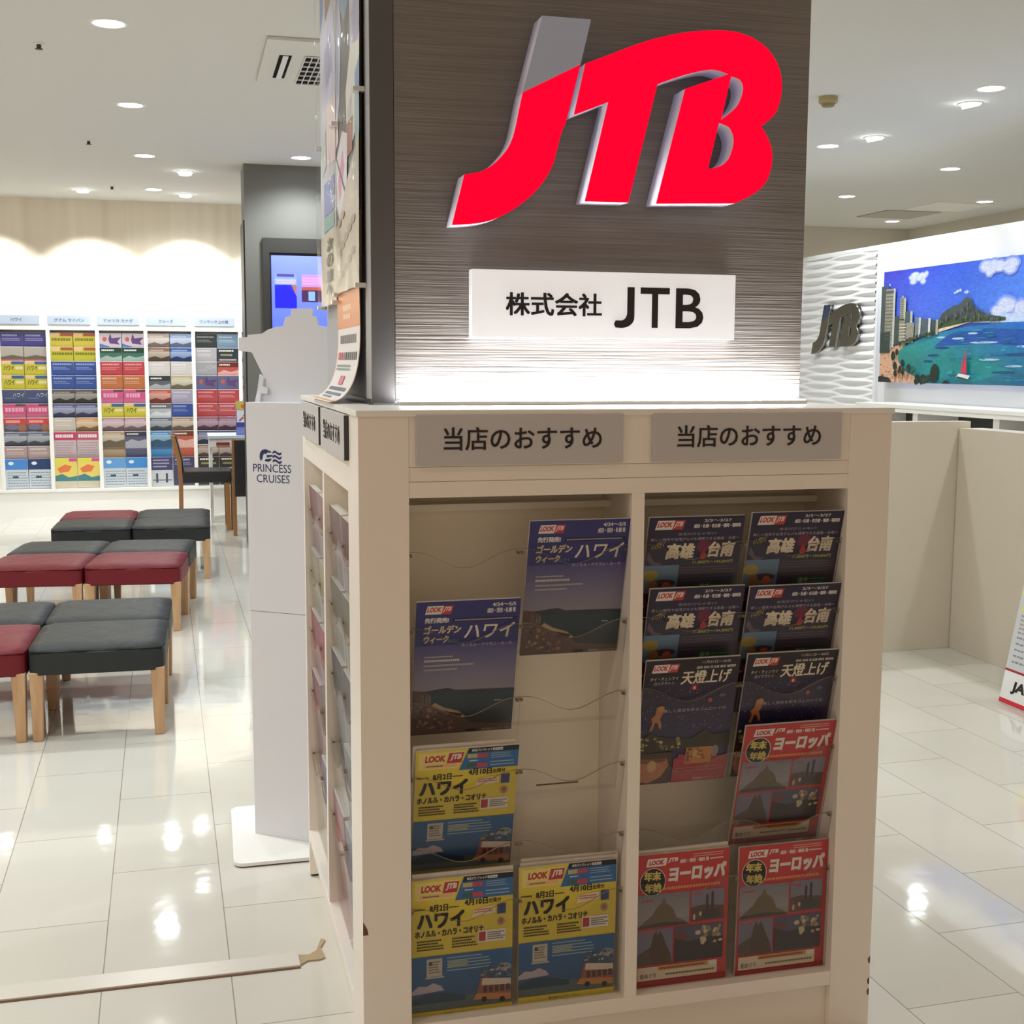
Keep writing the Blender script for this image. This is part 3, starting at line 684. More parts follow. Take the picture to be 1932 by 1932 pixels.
# white name plate
t = thing('name_plate', 'white oblong name plate with black lettering under the red logo', 'sign', (.585, .29, 1.51))
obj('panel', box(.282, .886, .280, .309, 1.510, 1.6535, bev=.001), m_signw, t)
obj('lettering', text_bm('株式会社', .356, 1.557, .572, 1.607, .2798, .001, .022), m_ink, t)
bm = text_bm('T', .661, 1.5345, .729, 1.622, .2798, .001, .012)
b2 = text_bm('B', .744, 1.5345, .810, 1.622, .2798, .001, .012); tmp = bpy.data.meshes.new('b'); b2.to_mesh(tmp); b2.free(); bm.from_mesh(tmp); bpy.data.meshes.remove(tmp)
prism(bm, letter_j(.600, 1.5335, .647, 1.622, .0165), lambda u, v, d: (u, .2788+d, v), 0, .001); obj('lettering', bm, m_ink, t)

# ------------------------------------------------------------------ posters and flyer on the pillar side
def poster_art(k):
    a = Art(); a.rect(0,0,400,800,S(206,196,180))
    if k == 0:
        a.rect(0,150,400,800,S(88,86,82)); a.poly([(30,800),(400,800),(400,700),(150,575),(20,650)], S(140,164,196)); a.poly([(60,800),(130,800),(110,640),(70,660)], S(206,150,120)); a.poly([(130,700),(400,780),(400,760),(140,680)], S(190,206,222))
        a.poly([(0,740),(40,700),(96,570),(60,420),(30,392),(0,400)], S(210,208,234)); a.poly([(6,690),(44,640),(52,520),(20,440),(6,470)], S(180,180,214)); a.poly([(0,400),(30,392),(44,340),(0,330)], S(238,216,214))
        a.poly([(300,690),(350,690),(336,590),(300,560)], S(222,180,164)); a.poly([(240,620),(330,660),(400,610),(400,400),(300,400),(250,500)], S(214,206,232)); a.poly([(280,560),(340,600),(400,560),(400,500),(310,470)], S(186,180,214)); a.poly([(180,420),(260,500),(400,480),(400,340),(300,300),(200,330)], S(236,234,228)); a.poly([(330,430),(400,450),(400,380),(340,370)], S(140,166,214)); a.poly([(220,380),(280,400),(260,340),(210,340)], S(206,206,206))
        a.poly([(190,350),(300,352),(290,284),(200,280)], S(176,98,80)); a.poly([(330,380),(400,390),(400,300),(340,250)], S(166,196,210))
        a.poly([(10,300),(120,350),(210,330),(200,196),(100,140),(16,200)], S(236,230,238)); a.poly([(50,250),(130,310),(160,270),(80,200)], S(226,150,182)); a.poly([(16,300),(24,306),(196,206),(190,196)], S(90,90,110)); a.poly([(120,180),(190,220),(200,160),(130,140)], S(206,140,164))
        a.poly([(0,150),(60,156),(190,226),(400,304),(400,0),(0,0)], S(216,206,192))
        for i in range(12): a.ell(80+58*(i%5), 24+13*i, 34, 9, S(186,176,164), 12)
    else:
        a.rect(0,170,400,800,S(206,206,214)); a.poly([(0,800),(120,800),(90,700),(0,660)], S(120,140,190)); a.poly([(120,780),(300,790),(280,690),(140,670)], S(150,110,90)); a.poly([(60,660),(330,680),(400,560),(380,470),(140,460),(40,540)], S(212,210,238)); a.poly([(120,600),(280,620),(320,530),(160,510)], S(176,174,214)); a.poly([(160,470),(390,470),(390,320),(180,330)], S(240,216,216)); a.poly([(30,400),(150,420),(160,330),(40,310)], S(196,206,206)); a.rect(100,214,360,292,S(136,146,206)); a.rect(100,176,360,210,S(134,178,178))
        for i, ch in enumerate('次の旅へ'): a.text(ch, 170,124-36*i,330,156-36*i, S(96,90,86), .02)
    return a
def poster(name, y0, y1, z0, x, k, label, bow):
    t = thing(name, label, 'poster', (x, (y0+y1)/2, z0))
    w = y0-y1; art = poster_art(k); sx = w/.4; sz = (2.47-z0)/.8
    def fn(u, v, d): 
        return (x-.006*(1-v/.8)-d-.0006, y0-u*sx, z0+v*sz)
    bm = nb(); n = 24
    for i in range(n):
        v0, v1 = .8*i/n, .8*(i+1)/n
        vs = [bm.verts.new((lambda q: (q[0]+.0008, q[1], q[2]))(fn(u, v, 0))) for u, v in ((0,v0),(.4,v0),(.4,v1),(0,v1))]; bm.faces.new(vs)
    paint(bm, S(206,196,180)); art.build(bm, lambda u, v, d: (lambda q: (q[0], q[1], q[2]))(fn(u, v, d+.0012)), .00015)
    obj('paper', bm, m_print, t)
    bm = nb(); prism(bm, [(y0+.012,z0-.006),(y1-.010,z0-.006),(y1-.010,2.48),(y0+.012,2.48)], lambda u, v, d: (x-.016-d, u, v), 0, .001); obj('clear_sleeve', bm, m_film, t)
    for (yy, zz) in ((y0-.01, z0), (y1+.01, z0), (y1+.01, 2.03), (y0-.01, 2.03)):
        obj('clip', box(x-.020, PX0-.0005, yy-.012, yy+.012, zz-.006, zz+.004, bev=.001), mat('clear_clip', S(226,224,222), .15), t)
poster('poster', .80, .378, 1.622, .0675, 0, 'collage travel poster in a clear sleeve on the pillar side, nearer to the front edge', .008)
poster('poster', 1.165, .81, 1.605, .0675, 1, 'pale travel poster on the pillar side, at the back edge behind the collage poster', .006)
def flyer():
    a = Art(); a.rect(0,0,208,330,S(244,240,238)); 
    a.rect(0,0,6,330,S(240,206,200)); a.rect(202,0,208,330,S(240,206,200)); a.rect(0,262,208,330,S(232,146,88)); a.lines(60,276,140,306,2,S(250,214,180),.6,2,22)
    a.lines(30,226,180,250,1,S(120,120,124),.8,1,24,.05); a.lines(20,186,70,208,1,S(206,110,120),.8,2,22,.05); a.lines(78,186,190,208,1,S(110,110,116),.8,3,24,.05)
    a.lines(20,160,180,178,2,S(140,160,150),.5,4,10); a.rect(84,118,124,146,S(226,120,140)); a.lines(30,94,180,110,1,S(110,110,130),.8,4,14,.05); a.lines(30,70,170,86,1,S(110,120,140),.8,5,14,.05); a.lines(40,50,130,64,1,S(130,130,150),.7,6,12); a.rect(0,22,208,32,S(240,176,70))
    # profile: hangs from z 1.62 and curls out over the cabinet top
    K = [(-.014,1.3709),(.006,1.3745),(.026,1.386),(.044,1.408),(.056,1.440),(.062,1.48),(.064,1.52),(.064,1.57),(.063,1.624)]
    def fn(u, v, d):
        s = max(0, min(.9999, v/.330))*(len(K)-1); i = int(s); f = s-i; i0 = max(0, i-1); i3 = min(len(K)-1, i+2)
        q = [.5*((2*K[i][c])+(-K[i0][c]+K[i+1][c])*f+(2*K[i0][c]-5*K[i][c]+4*K[i+1][c]-K[i3][c])*f*f+(-K[i0][c]+3*K[i][c]-3*K[i+1][c]+K[i3][c])*f**3) for c in (0, 1)]
        g = min(1, v/.16); return (q[0]-d, .765-u*1.957+.06*g*g*(3-2*g), q[1]+d*.2)
    # split the artwork across the curl
    b2 = Art(); b2.k = 0
    for pts, c, k in a.p:
        if len(pts) == 4 and pts[2][1]-pts[0][1] > 9:
            y0, y1 = pts[0][1], pts[2][1]; n = max(1, int((y1-y0)/8))
            for q in range(n): b2.p.append(([(pts[0][0], y0+(y1-y0)*q/n),(pts[1][0], y0+(y1-y0)*q/n),(pts[1][0], y0+(y1-y0)*(q+1)/n),(pts[0][0], y0+(y1-y0)*(q+1)/n)], c, k))
        else: b2.p.append((pts, c, k))
    bm = nb(); b2.build(bm, fn, .0002)
    o = solo('flyer', bm, m_print, 'orange-headed notice sheet stuck on the pillar side, curling onto the cabinet top', 'flyer')
    md = o.modifiers.new('thick', 'SOLIDIFY'); md.thickness = .0006; md.offset = 1
flyer()

# ------------------------------------------------------------------ white carton display stand
st = thing('display_stand', 'tall white carton display stand with blue cruise lettering and a ship-shaped top', 'display stand', (0, 1.42, 0))
bm = nb(); rr = .03; pts = []
for cx, cy, a0 in ((.17,1.25,-90),(.17,1.67,0),(-.17,1.67,90),(-.178,1.25,180)):
    for i in range(7): a = math.radians(a0+15*i); pts.append((cx+rr*math.cos(a), cy+rr*math.sin(a)))
prism(bm, pts, lambda u, v, d: (u, v, d), .004, .014); obj('base_plate', bm, m_white, st)
bm = nb(); prism(bm, [(x*.99, 1.46+(y-1.46)*.99) for x, y in pts], lambda u, v, d: (u, v, d), .0, .004); obj('base_pad', bm, m_blk, st)
dv = Vector((.81, -.586, 0)); nv = Vector((.586, .81, 0)); A0 = Vector((-.138, 1.448, 0))
def ob(u0, u1, d0, d1, z0, z1, bev=.001):
    bm = nb(); bx(bm, u0, u1, d0, d1, z0, z1, bev=bev)
    for v in bm.verts: v.co = A0+dv*v.co.x+nv*v.co.y+Vector((0,0,v.co.z))
    return bm
m_cart = mat('white_carton', S(226,227,233), .6)
obj('lower_box', ob(.002, .248, .002, .13, .014, .712), m_cart, st)
ub = obj('upper_box', ob(0, .25, 0, .132, .7135, 1.338), m_cart, st)
FN = lambda u, v, d: tuple(A0+dv*u+nv*(-d)+Vector((0,0,v)))
obj('lettering', text_bm('PRINCESS', .022, 1.133, .152, 1.157, 0, .0004, .0, fn=FN), m_navy, ub)
obj('lettering', text_bm('CRUISES', .034, 1.102, .146, 1.126, 0, .0004, .0, fn=FN), m_navy, ub)
bm = nb()
hd = [(.048,1.166),(.045,1.178),(.047,1.190),(.055,1.199),(.066,1.201),(.078,1.197),(.088,1.193),(.078,1.191),(.072,1.192),(.068,1.187),(.060,1.188),(.056,1.180),(.055,1.172)]
prism(bm, hd, FN, .0002, .0007)
prism(bm, [(.062,1.166),(.075,1.164),(.086,1.170),(.084,1.174),(.074,1.172),(.066,1.172)], FN, .0002, .0007)
for k in range(3):
    z = 1.190-k*.0125; top = []; bot = []
    for i in range(9):
        u = .090+.030*i/8; s = .0035*math.sin(i/8*2*PI); top.append((u, z+s+.004)); bot.append((u, z+s-.0025))
    prism(bm, top+bot[::-1], FN, .0002, .0007)
prism(bm, [(.070,1.176),(.090,1.180),(.090,1.184),(.070,1.184)], FN, .0002, .0007)
obj('emblem', bm, m_navy, ub)
SHIP = [(0.0, 1.339), (0.012, 1.382), (0.03, 1.417), (-0.007, 1.484), (-0.016, 1.486), (-0.053, 1.489), (-0.052, 1.528), (-0.021, 1.53), (-0.021, 1.536), (0.029, 1.54), (0.049, 1.551), (0.077, 1.559), (0.102, 1.562), (0.11, 1.588), (0.128, 1.591), (0.13, 1.609), (0.137, 1.612), (0.195, 1.612), (0.202, 1.605), (0.2, 1.59), (0.214, 1.587), (0.219, 1.563), (0.24, 1.558), (0.268, 1.553), (0.265, 1.339)]
FS = lambda u, v, d: tuple(A0+dv*u+nv*(.05+d)+Vector((0,0,v)))
bm = nb(); prism(bm, SHIP, FS, 0, .008)
sp = obj('ship_cutout', bm, m_cart, st)
bm = nb(); prism(bm, [(.010,1.339),(.024,1.420),(.038,1.408),(.034,1.385),(.052,1.378),(.050,1.362),(.028,1.364),(.024,1.339)], FS, -.010, -.0005); obj('support_tab', bm, m_cart, sp)
bm = nb(); prism(bm, [(.031,1.345),(.033,1.362),(.052,1.360),(.054,1.379),(.046,1.381),(.056,1.381),(.055,1.358),(.036,1.360),(.034,1.345)], FS, -.0116, -.0104); obj('slit', bm, m_lgtrim, sp)

# ------------------------------------------------------------------ stools
def cushion(m):
    bm = nb(); bx(bm, -.253, .253, -.253, .253, .262, .372)
    bmesh.ops.subdivide_edges(bm, edges=bm.edges[:], cuts=9, use_grid_fill=True)
    for v in bm.verts:
        x, y, z = v.co
        if z > .36:
            d = min(.253-abs(x), .253-abs(y)); v.co.z += -.014*max(0, 1-d/.05)**2+.006*math.cos(x/.253*PI/2)*math.cos(y/.253*PI/2)
        r = .03
        for s in (1,):
            ax, ay = abs(x)-(.253-r), abs(y)-(.253-r)
            if ax > 0 and ay > 0:
                l = math.hypot(ax, ay)
                if l > r: v.co.x = math.copysign(.253-r+ax*r/l, x); v.co.y = math.copysign(.253-r+ay*r/l, y)
    return bm
def leg_bm(sx, sy):
    bm = nb(); x, y = sx*.224, sy*.224; a, b = .026, .018
    rings = []
    for z, h, off in ((0, b, .006), (.272, a, 0)):
        cx, cy = x+sx*off*.3, y+sy*off*.3
        rings.append([bm.verts.new((cx+dx*h, cy+dy*h, z)) for dx, dy in ((-1,-1),(1,-1),(1,1),(-1,1))])
    bm.faces.new(rings[0][::-1]); bm.faces.new(rings[1])
    for i in range(4): bm.faces.new((rings[0][i], rings[0][(i+1)%4], rings[1][(i+1)%4], rings[1][i]))
    bmesh.ops.recalc_face_normals(bm, faces=bm.faces[:]); bmesh.ops.bevel(bm, geom=bm.edges[:], offset=.003, segments=1, affect='EDGES'); return bm
def make_stool(m):
    t = thing('stool', 'x', 'stool')
    obj('seat', cushion(m), m, t, smooth=True)
    for sx in (-1, 1):
        for sy in (-1, 1): obj('leg', leg_bm(sx, sy), m_wood, t)
    return t
st_g, st_r = make_stool(m_grey_l), make_stool(m_red_l); used = set()
rows = [((-.66, 2.885), -1.2, 'front', [('r','g'),('g','g')]), ((-.585, 4.85), -5.5, 'middle', [('r','g'),('r','g')]), ((-.415, 6.49), -1.0, 'rear', [('g','r'),('g','g')])]
NM = {'r': 'crimson', 'g': 'charcoal'}
for (rx, ry), deg, rn, cols in rows:
    a = math.radians(deg)
    for ci, col in enumerate(cols):
        for di, k in enumerate(col):
            src = st_r if k == 'r' else st_g
            o = src if k not in used else copy_tree(src); used.add(k)
            lx, ly = (-.512 if ci == 0 else 0), di*.508
            o.location = (rx+lx*math.cos(a)-ly*math.sin(a), ry+lx*math.sin(a)+ly*math.cos(a), 0); o.rotation_euler = (0, 0, a)
            side = 'left' if ci == 0 else 'right'; dep = 'nearer' if di == 0 else 'farther'
            tag(o, f'{NM[k]} square stool with oak legs, {dep} one on the {side} of the {rn} stool block', 'stool', 'square stools in the waiting area')

# ------------------------------------------------------------------ brochure wall at the back
sh = thing('brochure_shelf', 'white wall shelf of tall narrow bays filled with brochures along the back wall', 'shelf', (-.8, 10.07, 0))
YF, YB = 10.0, 10.139
edges = [-2.385+.4335*i for i in range(8)]     # divider centres
bm = nb(); bx(bm, -2.40, .70, YF, YB, 1.742, 1.905, bev=.003); obj('header_board', bm, m_white, sh)
obj('back_panel', box(-2.40, .70, YB-.012, YB, .268, 1.742), m_white, sh)
obj('plinth', box(-2.40, .70, YF+.012, YB, .0, .240), m_white, sh)
obj('bottom_shelf', box(-2.40, .70, YF-.004, YB, .241, .268, bev=.002), m_white, sh)
for x in edges: obj('divider', box(x-.017, x+.017, YF, YB-.012, .268, 1.742, bev=.002), m_white, sh)
def c3(t): return S(*t)
def shelf_art(base, style, seed):
    r = random.Random(seed); a = Art(); a.rect(0,0,196,276,c3(base)); dk = tuple(int(q*.6) for q in base); lt = tuple(min(255, int(q*.5+128)) for q in base)
    if style == 'plain': a.lines(16,236,180,262,1,c3(lt),.6,seed,22); a.lines(16,196,170,226,2,c3(lt),.4,seed,12)
    if style == 'yellow': a.rect(90,246,196,276,S(60,100,160)); a.rect(6,248,80,270,S(240,200,160)); a.text('ハワイ', 20,186,110,236,S(60,70,60),.03); a.rect(120,200,186,226,S(236,220,180))
    if style == 'yellow2': a.rect(90,246,196,276,S(170,90,70)); a.rect(6,240,80,270,S(236,190,150)); a.lines(14,196,180,232,1,S(120,120,50),.7,seed,30)
    if style == 'redfoot': a.poly([(0,150),(0,180),(100,200),(196,184),(196,150)], S(110,100,90)); a.rect(0,130,196,158,S(216,110,110))
    if style == 'kana': a.text('ハワイ', 90,206,186,246,S(220,226,220),.0,.1); a.lines(20,190,120,200,1,c3(lt),.5,seed,8)
    if style == 'pink': a.rect(110,256,196,276,S(90,60,80)); a.lines(20,196,176,246,1,S(236,170,200),.8,seed,36); a.grad(0,120,196,190,S(196,150,180),c3(base))
    if style == 'redtop': a.rect(0,0,196,214,S(90,86,100)); a.lines(20,226,176,262,1,S(240,180,170),.7,seed,20); a.ell(70,190,60,26,S(120,120,150)); a.rect(20,130,80,146,S(220,216,220)); a.ell(160,180,40,40,S(160,110,90))
    if style == 'photo':
        a.grad(0,100,196,240,c3(dk),c3(lt)); a.poly([(0,120),(0,176),(60,196),(120,176),(196,200),(196,120)], c3(dk)); a.lines(14,240,180,262,1,c3(lt),.6,seed,16)
    if style == 'leaf': a.poly([(98,276),(110,230),(196,240),(160,200),(180,170),(90,180),(80,220)], S(100,70,120)); a.ell(46,220,20,22,S(196,100,90)); a.poly([(0,130),(0,180),(90,150),(90,130)], S(90,120,180))
    if style == 'table': a.rect(0,0,196,176,S(196,206,216)); a.rect(10,180,186,270,c3(base)); a.ell(50,236,24,16,S(226,230,236)); a.lines(16,10,180,160,6,S(110,120,136),.25,seed,30,.05); a.rect(60,96,110,116,S(60,70,90))
    if style == 'orange': a.rect(0,0,196,60,S(206,196,170)); a.poly([(0,60),(0,110),(60,130),(120,96),(196,110),(196,60)], S(70,130,140)); a.poly([(20,180),(90,220),(150,200),(120,150),(40,140)], S(224,120,70)); a.rect(0,246,120,276,S(220,216,60)); a.rect(126,246,196,276,S(206,80,140))
    if style == 'headed': a.rect(0,0,196,196,S(206,186,192)); a.lines(14,210,180,262,1,W_,.6,seed,26); a.lines(14,40,180,180,6,S(170,150,160),.4,seed,20)
    if style == 'dark': a.lines(16,240,180,262,1,W_,.7,seed,26); a.lines(30,196,160,226,1,S(170,170,110),.6,seed,14); a.lines(16,150,180,176,1,S(220,200,190),.6,seed,12)
    if style == 'band': a.rect(0,226,196,276,c3(dk)); a.lines(16,236,150,264,1,W_,.5,seed,20); a.poly([(0,110),(196,110),(196,200),(120,180),(60,200),(0,170)], c3(lt))
    if style == 'bridge': a.rect(0,0,196,150,S(200,204,210)); a.rect(40,30,60,120,S(70,76,100)); a.rect(130,30,150,120,S(70,76,100)); a.rect(10,50,186,58,S(80,86,110)); a.lines(16,170,180,262,3,S(180,176,200),.4,seed,14)
    return a
BAYS = [
 ('ハワイ', [(((72,68,132),'plain'),)*2, (((182,174,166),'redfoot'),)*2, (((204,192,58),'yellow'),)*2, (((204,192,58),'yellow'),)*2, (((72,82,122),'kana'),)*2, (((208,84,128),'pink'),)*2, (((206,70,74),'redtop'),)*2, (((106,112,138),'photo'),)*2, (((176,152,152),'plain'),)*2, (((70,134,208),'table'),((36,62,108),'table'))]),
 ('グアム サイパン', [(((200,182,70),'yellow2'),)*2, (((194,188,56),'yellow2'),)*2, (((56,84,156),'plain'),)*2, (((56,84,156),'plain'),)*2, (((86,76,68),'photo'),)*2, (((86,92,146),'photo'),)*2, (((206,196,186),'plain'),((214,160,104),'photo')), (((196,60,110),'headed'),((200,80,116),'headed')), None, (((226,206,104),'orange'),)*2]),
 ('アメリカ カナダ', [(((200,186,196),'leaf'),)*2, (((70,112,96),'band'),)*2, (((192,70,78),'plain'),)*2, (((192,116,70),'plain'),)*2, (((212,92,136),'pink'),)*2, (((208,200,62),'yellow'),)*2, (((190,148,162),'photo'),)*2, (((182,156,126),'photo'),((90,92,124),'band')), None, (((100,156,212),'table'),((66,138,206),'table'))]),
 ('クルーズ', [(((196,172,164),'photo'),((150,168,212),'photo')), (((142,110,88),'photo'),((64,98,166),'photo')), (((214,208,206),'plain'),)*2, (((100,106,112),'band'),((196,180,140),'photo')), (((196,90,70),'photo'),((176,166,190),'plain')), (((186,190,200),'band'),((64,86,162),'plain')), (((110,120,136),'photo'),((186,152,128),'photo')), (((80,146,206),'photo'),((196,100,80),'band')), None, (((68,68,108),'bridge'),((68,68,104),'plain'))]),
 ('ワンランク上の旅', [(((58,64,64),'plain'),((124,148,170),'plain')), (((186,180,184),'plain'),((58,62,72),'dark')), (((170,168,172),'kana'),((196,90,80),'band')), (((104,104,136),'leaf'),)*2, (((188,66,70),'plain'),)*2, (((188,72,76),'plain'),)*2, (((146,92,122),'photo'),)*2, (((92,104,144),'photo'),)*2, (((160,126,112),'photo'),)*2, (((66,60,58),'dark'),)*2]),
 ('', [(((206,200,150),'plain'),), (((186,196,200),'photo'),), (((196,190,186),'plain'),), (((120,130,140),'photo'),), (((196,150,110),'photo'),), (((170,120,90),'photo'),), (((90,100,130),'photo'),), (((190,170,160),'plain'),), (((160,140,150),'plain'),), (((100,110,150),'photo'),)]),
]
SIGNX = [(-1.985,-1.585),(-1.512,-1.138),(-1.080,-.704),(-.645,-.282),(-.207,.163)]
cname = lambda c: ('yellow' if c[0] > 185 and c[1] > 170 and c[2] < 110 else 'navy' if c[2] > c[0]+25 and sum(c) < 330 else 'blue' if c[2] > c[0]+25 else 'pink' if c[0] > 180 and c[2] > 105 and c[1] < 130 else 'red' if c[0] > 170 and c[1] < 105 else 'orange' if c[0] > c[2]+60 and c[1] < 165 else 'dark' if sum(c) < 260 else 'green' if c[1] > c[0]+15 and c[1] > c[2] else 'brown' if sum(c) < 420 and c[0] > c[2]+12 else 'slate' if sum(c) < 400 else 'mauve' if c[2] > c[1]+5 else 'pale')
ordn = ['top', 'second', 'third', 'fourth', 'fifth', 'sixth', 'seventh', 'eighth', 'ninth', 'bottom']
bayn = ['leftmost', 'second', 'third', 'fourth', 'fifth', 'half-hidden last']
pr = {}
for bi, (ttl, rws) in enumerate(BAYS):
    xc = edges[bi+1]+.2165
    if bi == 5: xc = edges[6]+.2165
    for ri, row in enumerate(rws):
        if row is None: continue
        for si, (c, sty) in enumerate(row):
            key = (c, sty)
            if key not in pr:
                me = bpy.data.meshes.new('shelf_brochure'); b = booklet(shelf_art(c, sty, len(pr)), .196, .276, .008); b.normal_update(); b.to_mesh(me); b.free(); me.materials.append(m_print); pr[key] = me
            o = bpy.data.objects.new('brochure', pr[key]); C.objects.link(o)
            ln = math.radians(13 if ri < 9 else 5); zt = 1.717-.131*ri
            zt = min(zt, 1.72) if ri < 9 else .552
            o.location = (xc-.199+si*.2025, 10.018+.276*math.sin(ln), zt-.276*math.cos(ln)); o.rotation_euler = (ln, 0, 0)
            sd = '' if len(row) == 1 else (' left' if si == 0 else ' right')
            tag(o, f'{cname(c)} brochure,{sd} in the {ordn[ri]} row of the {bayn[bi]} bay on the back shelf', 'brochure', 'brochures on the back wall shelf')
    if ttl:
        x0, x1 = SIGNX[bi]; n = len(ttl); cw = min(.033, .30/n); xm = (x0+x1)/2
        plate('header_sign', x0, x1, 1.792, 1.874, f'pale blue header plate above the {bayn[bi]} bay of the back shelf', ttl, (xm-cw*n/2, 1.818, xm+cw*n/2, 1.850), m_plateb, YF-.0005, m_inkb, .01, 'header plates of the back shelf')

# ------------------------------------------------------------------ far pillar with the wall screen
t = thing('screen_pillar', 'grey pillar with a recessed blue wall screen beyond the stools', 'pillar', (.55, 7.85, 0)); t['kind'] = 'structure'
TX0, TX1, TY0, TY1 = .165, .98, 7.575, 8.05
bm = nb(); bx(bm, TX0, TX1, TY0, TY1, 0, CEIL); obj('shaft', bm, m_pillg, t)
obj('side_board', box(TX0-.012, TX0-.0005, TY0+.01, TY1-.01, 0, 2.53), m_dark, t)
tv = thing('wall_screen', 'wall screen with a blue picture in a black surround on the far grey pillar', 'screen', (.56, TY0, 1.45))
bm = nb(); bx(bm, .295, .345, TY0-.03, TY0-.0005, 1.42, 2.40); bx(bm, .345, .865, TY0-.03, TY0-.0005, 2.29, 2.40); bx(bm, .865, .90, TY0-.03, TY0-.0005, 1.42, 2.40); bx(bm, .345, .865, TY0-.03, TY0-.0005, 1.42, 1.47); obj('surround', bm, m_dark, tv)
obj('bezel', box(.345, .865, TY0-.018, TY0-.001, 1.47, 2.29), m_blk, tv)
a = Art(); a.grad(0,0,494,780,S(70,90,250),S(110,126,255)); a.rect(24,430,190,640,S(110,130,250)); a.rect(24,380,190,560,S(40,40,236)); a.poly([(24,380),(190,380),(190,470),(110,560),(24,540)], S(30,30,246)); a.poly([(150,560),(190,560),(190,470)], S(150,90,80)); a.rect(40,620,172,640,S(70,60,120)); a.rect(24,560,190,606,S(110,150,255)); a.lines(34,566,180,600,2,S(230,140,210),.5,1,14,.05)
a.rect(228,430,400,640,S(150,120,240)); a.rect(228,430,400,540,S(60,36,70)); a.rect(228,520,400,545,S(150,70,60)); a.rect(280,440,330,510,S(110,150,230)); a.lines(236,560,392,620,3,S(230,130,230),.6,1,14,.05)
bm = nb(); a.build(bm, lambda u, v, d: (.358+u, TY0-.0185-d, 1.49+v), .0001); obj('picture', bm, m_screen, tv)

# ------------------------------------------------------------------ desk and chairs behind the stand
d = thing('desk', 'white consultation desk beside the far chairs', 'desk', (.45, 9.45, 0))
obj('desk_top', box(-.115, 1.1, 9.22, 9.77, .770, .795, bev=.003), mat('pale_blue_top', S(206,216,224), .3), d)
obj('apron', box(-.105, 1.09, 9.235, 9.255, .69, .7695), m_white, d)
obj('side_panel', box(-.105, -.08, 9.26, 9.76, .0, .7695), m_white, d)
obj('side_panel', box(1.065, 1.09, 9.26, 9.76, .0, .7695), m_white, d)
a = Art(); a.rect(0,0,118,36,S(130,60,56)); a.rect(0,0,118,10,S(196,120,96)); bm = nb(); bx(bm, -.045, .073, 9.225, 9.2345, .70, .736); paint(bm, S(130,60,56)); a.build(bm, lambda u, v, d_: (-.045+u, 9.2248-d_, .70+v))
solo('leaflet', bm, m_print, 'dark red leaflet fixed to the front of the white desk', 'leaflet')
b = Art(); b.rect(0,0,140,310,S(110,124,196)); b.rect(0,230,140,310,S(206,196,110)); b.ell(70,262,26,20,S(224,120,40)); b.rect(8,118,140,226,S(236,236,240)); b.text('ク', 62,150,112,206,S(60,120,206),.05); b.poly([(20,130),(60,170),(70,160),(40,126)], S(180,90,100)); b.rect(0,76,140,116,S(70,80,170)); b.lines(12,20,128,66,4,S(170,184,230),.4,1,12)
bm = nb(); bx(bm, .135, .275, 9.28, 9.31, .7955, 1.105); paint(bm, S(130,140,200)); b.build(bm, lambda u, v, d_: (.135+u, 9.2798-d_, .7955+v)); solo('leaflet_holder', bm, m_print, 'colourful upright leaflet holder on the white desk', 'leaflet holder')
def poly_tube(bm, pts, sx, sy):
    """square-section bar through points"""
    rings = []
    for p_ in pts:
        rings.append([bm.verts.new((p_[0]+dx*sx, p_[1]+dy*sy, p_[2])) for dx, dy in ((-1,-1),(1,-1),(1,1),(-1,1))])
    bm.faces.new(rings[0][::-1]); bm.faces.new(rings[-1])
    for a_, b_ in zip(rings, rings[1:]):
        for i in range(4): bm.faces.new((a_[i], a_[(i+1)%4], b_[(i+1)%4], b_[i]))
    bmesh.ops.recalc_face_normals(bm, faces=bm.faces[:]); bmesh.ops.bevel(bm, geom=bm.edges[:], offset=.002, segments=1, affect='EDGES'); return bm
def chair(label, loc, rot, back_h=.83):
    """local: sitter faces +x"""
    t = thing('chair', label, 'chair', loc, rot, 'oak chairs at the desk')
    for s in (-1, 1):
        obj('rear_leg', poly_tube(nb(), [(-.195,s*.20,0),(-.19,s*.20,.42),(-.20,s*.20,.62),(-.25,s*.20,back_h)], .018, .016), m_wood2, t, world=False)
        obj('front_leg', poly_tube(nb(), [(.205,s*.20,0),(.20,s*.20,.42)], .018, .018), m_wood2, t, world=False)
    bm = nb(); bx(bm, -.17, .235, -.225, .225, .42, .52, bev=.012); obj('seat', bm, m_blackseat, t, world=False)
    bm = nb()
    prof = [(-.162,.50),(-.172,.62),(-.222,back_h-.01),(-.245,back_h-.005),(-.200,.60),(-.192,.50)]
    prism(bm, prof, lambda u, v, dd: (u, dd, v), -.18, .18); obj('backrest', bm, m_blackseat, t, world=False)
    return t
chair('black-seated oak chair seen from the side beyond the rear stools', (-.17, 8.93, 0), 0)
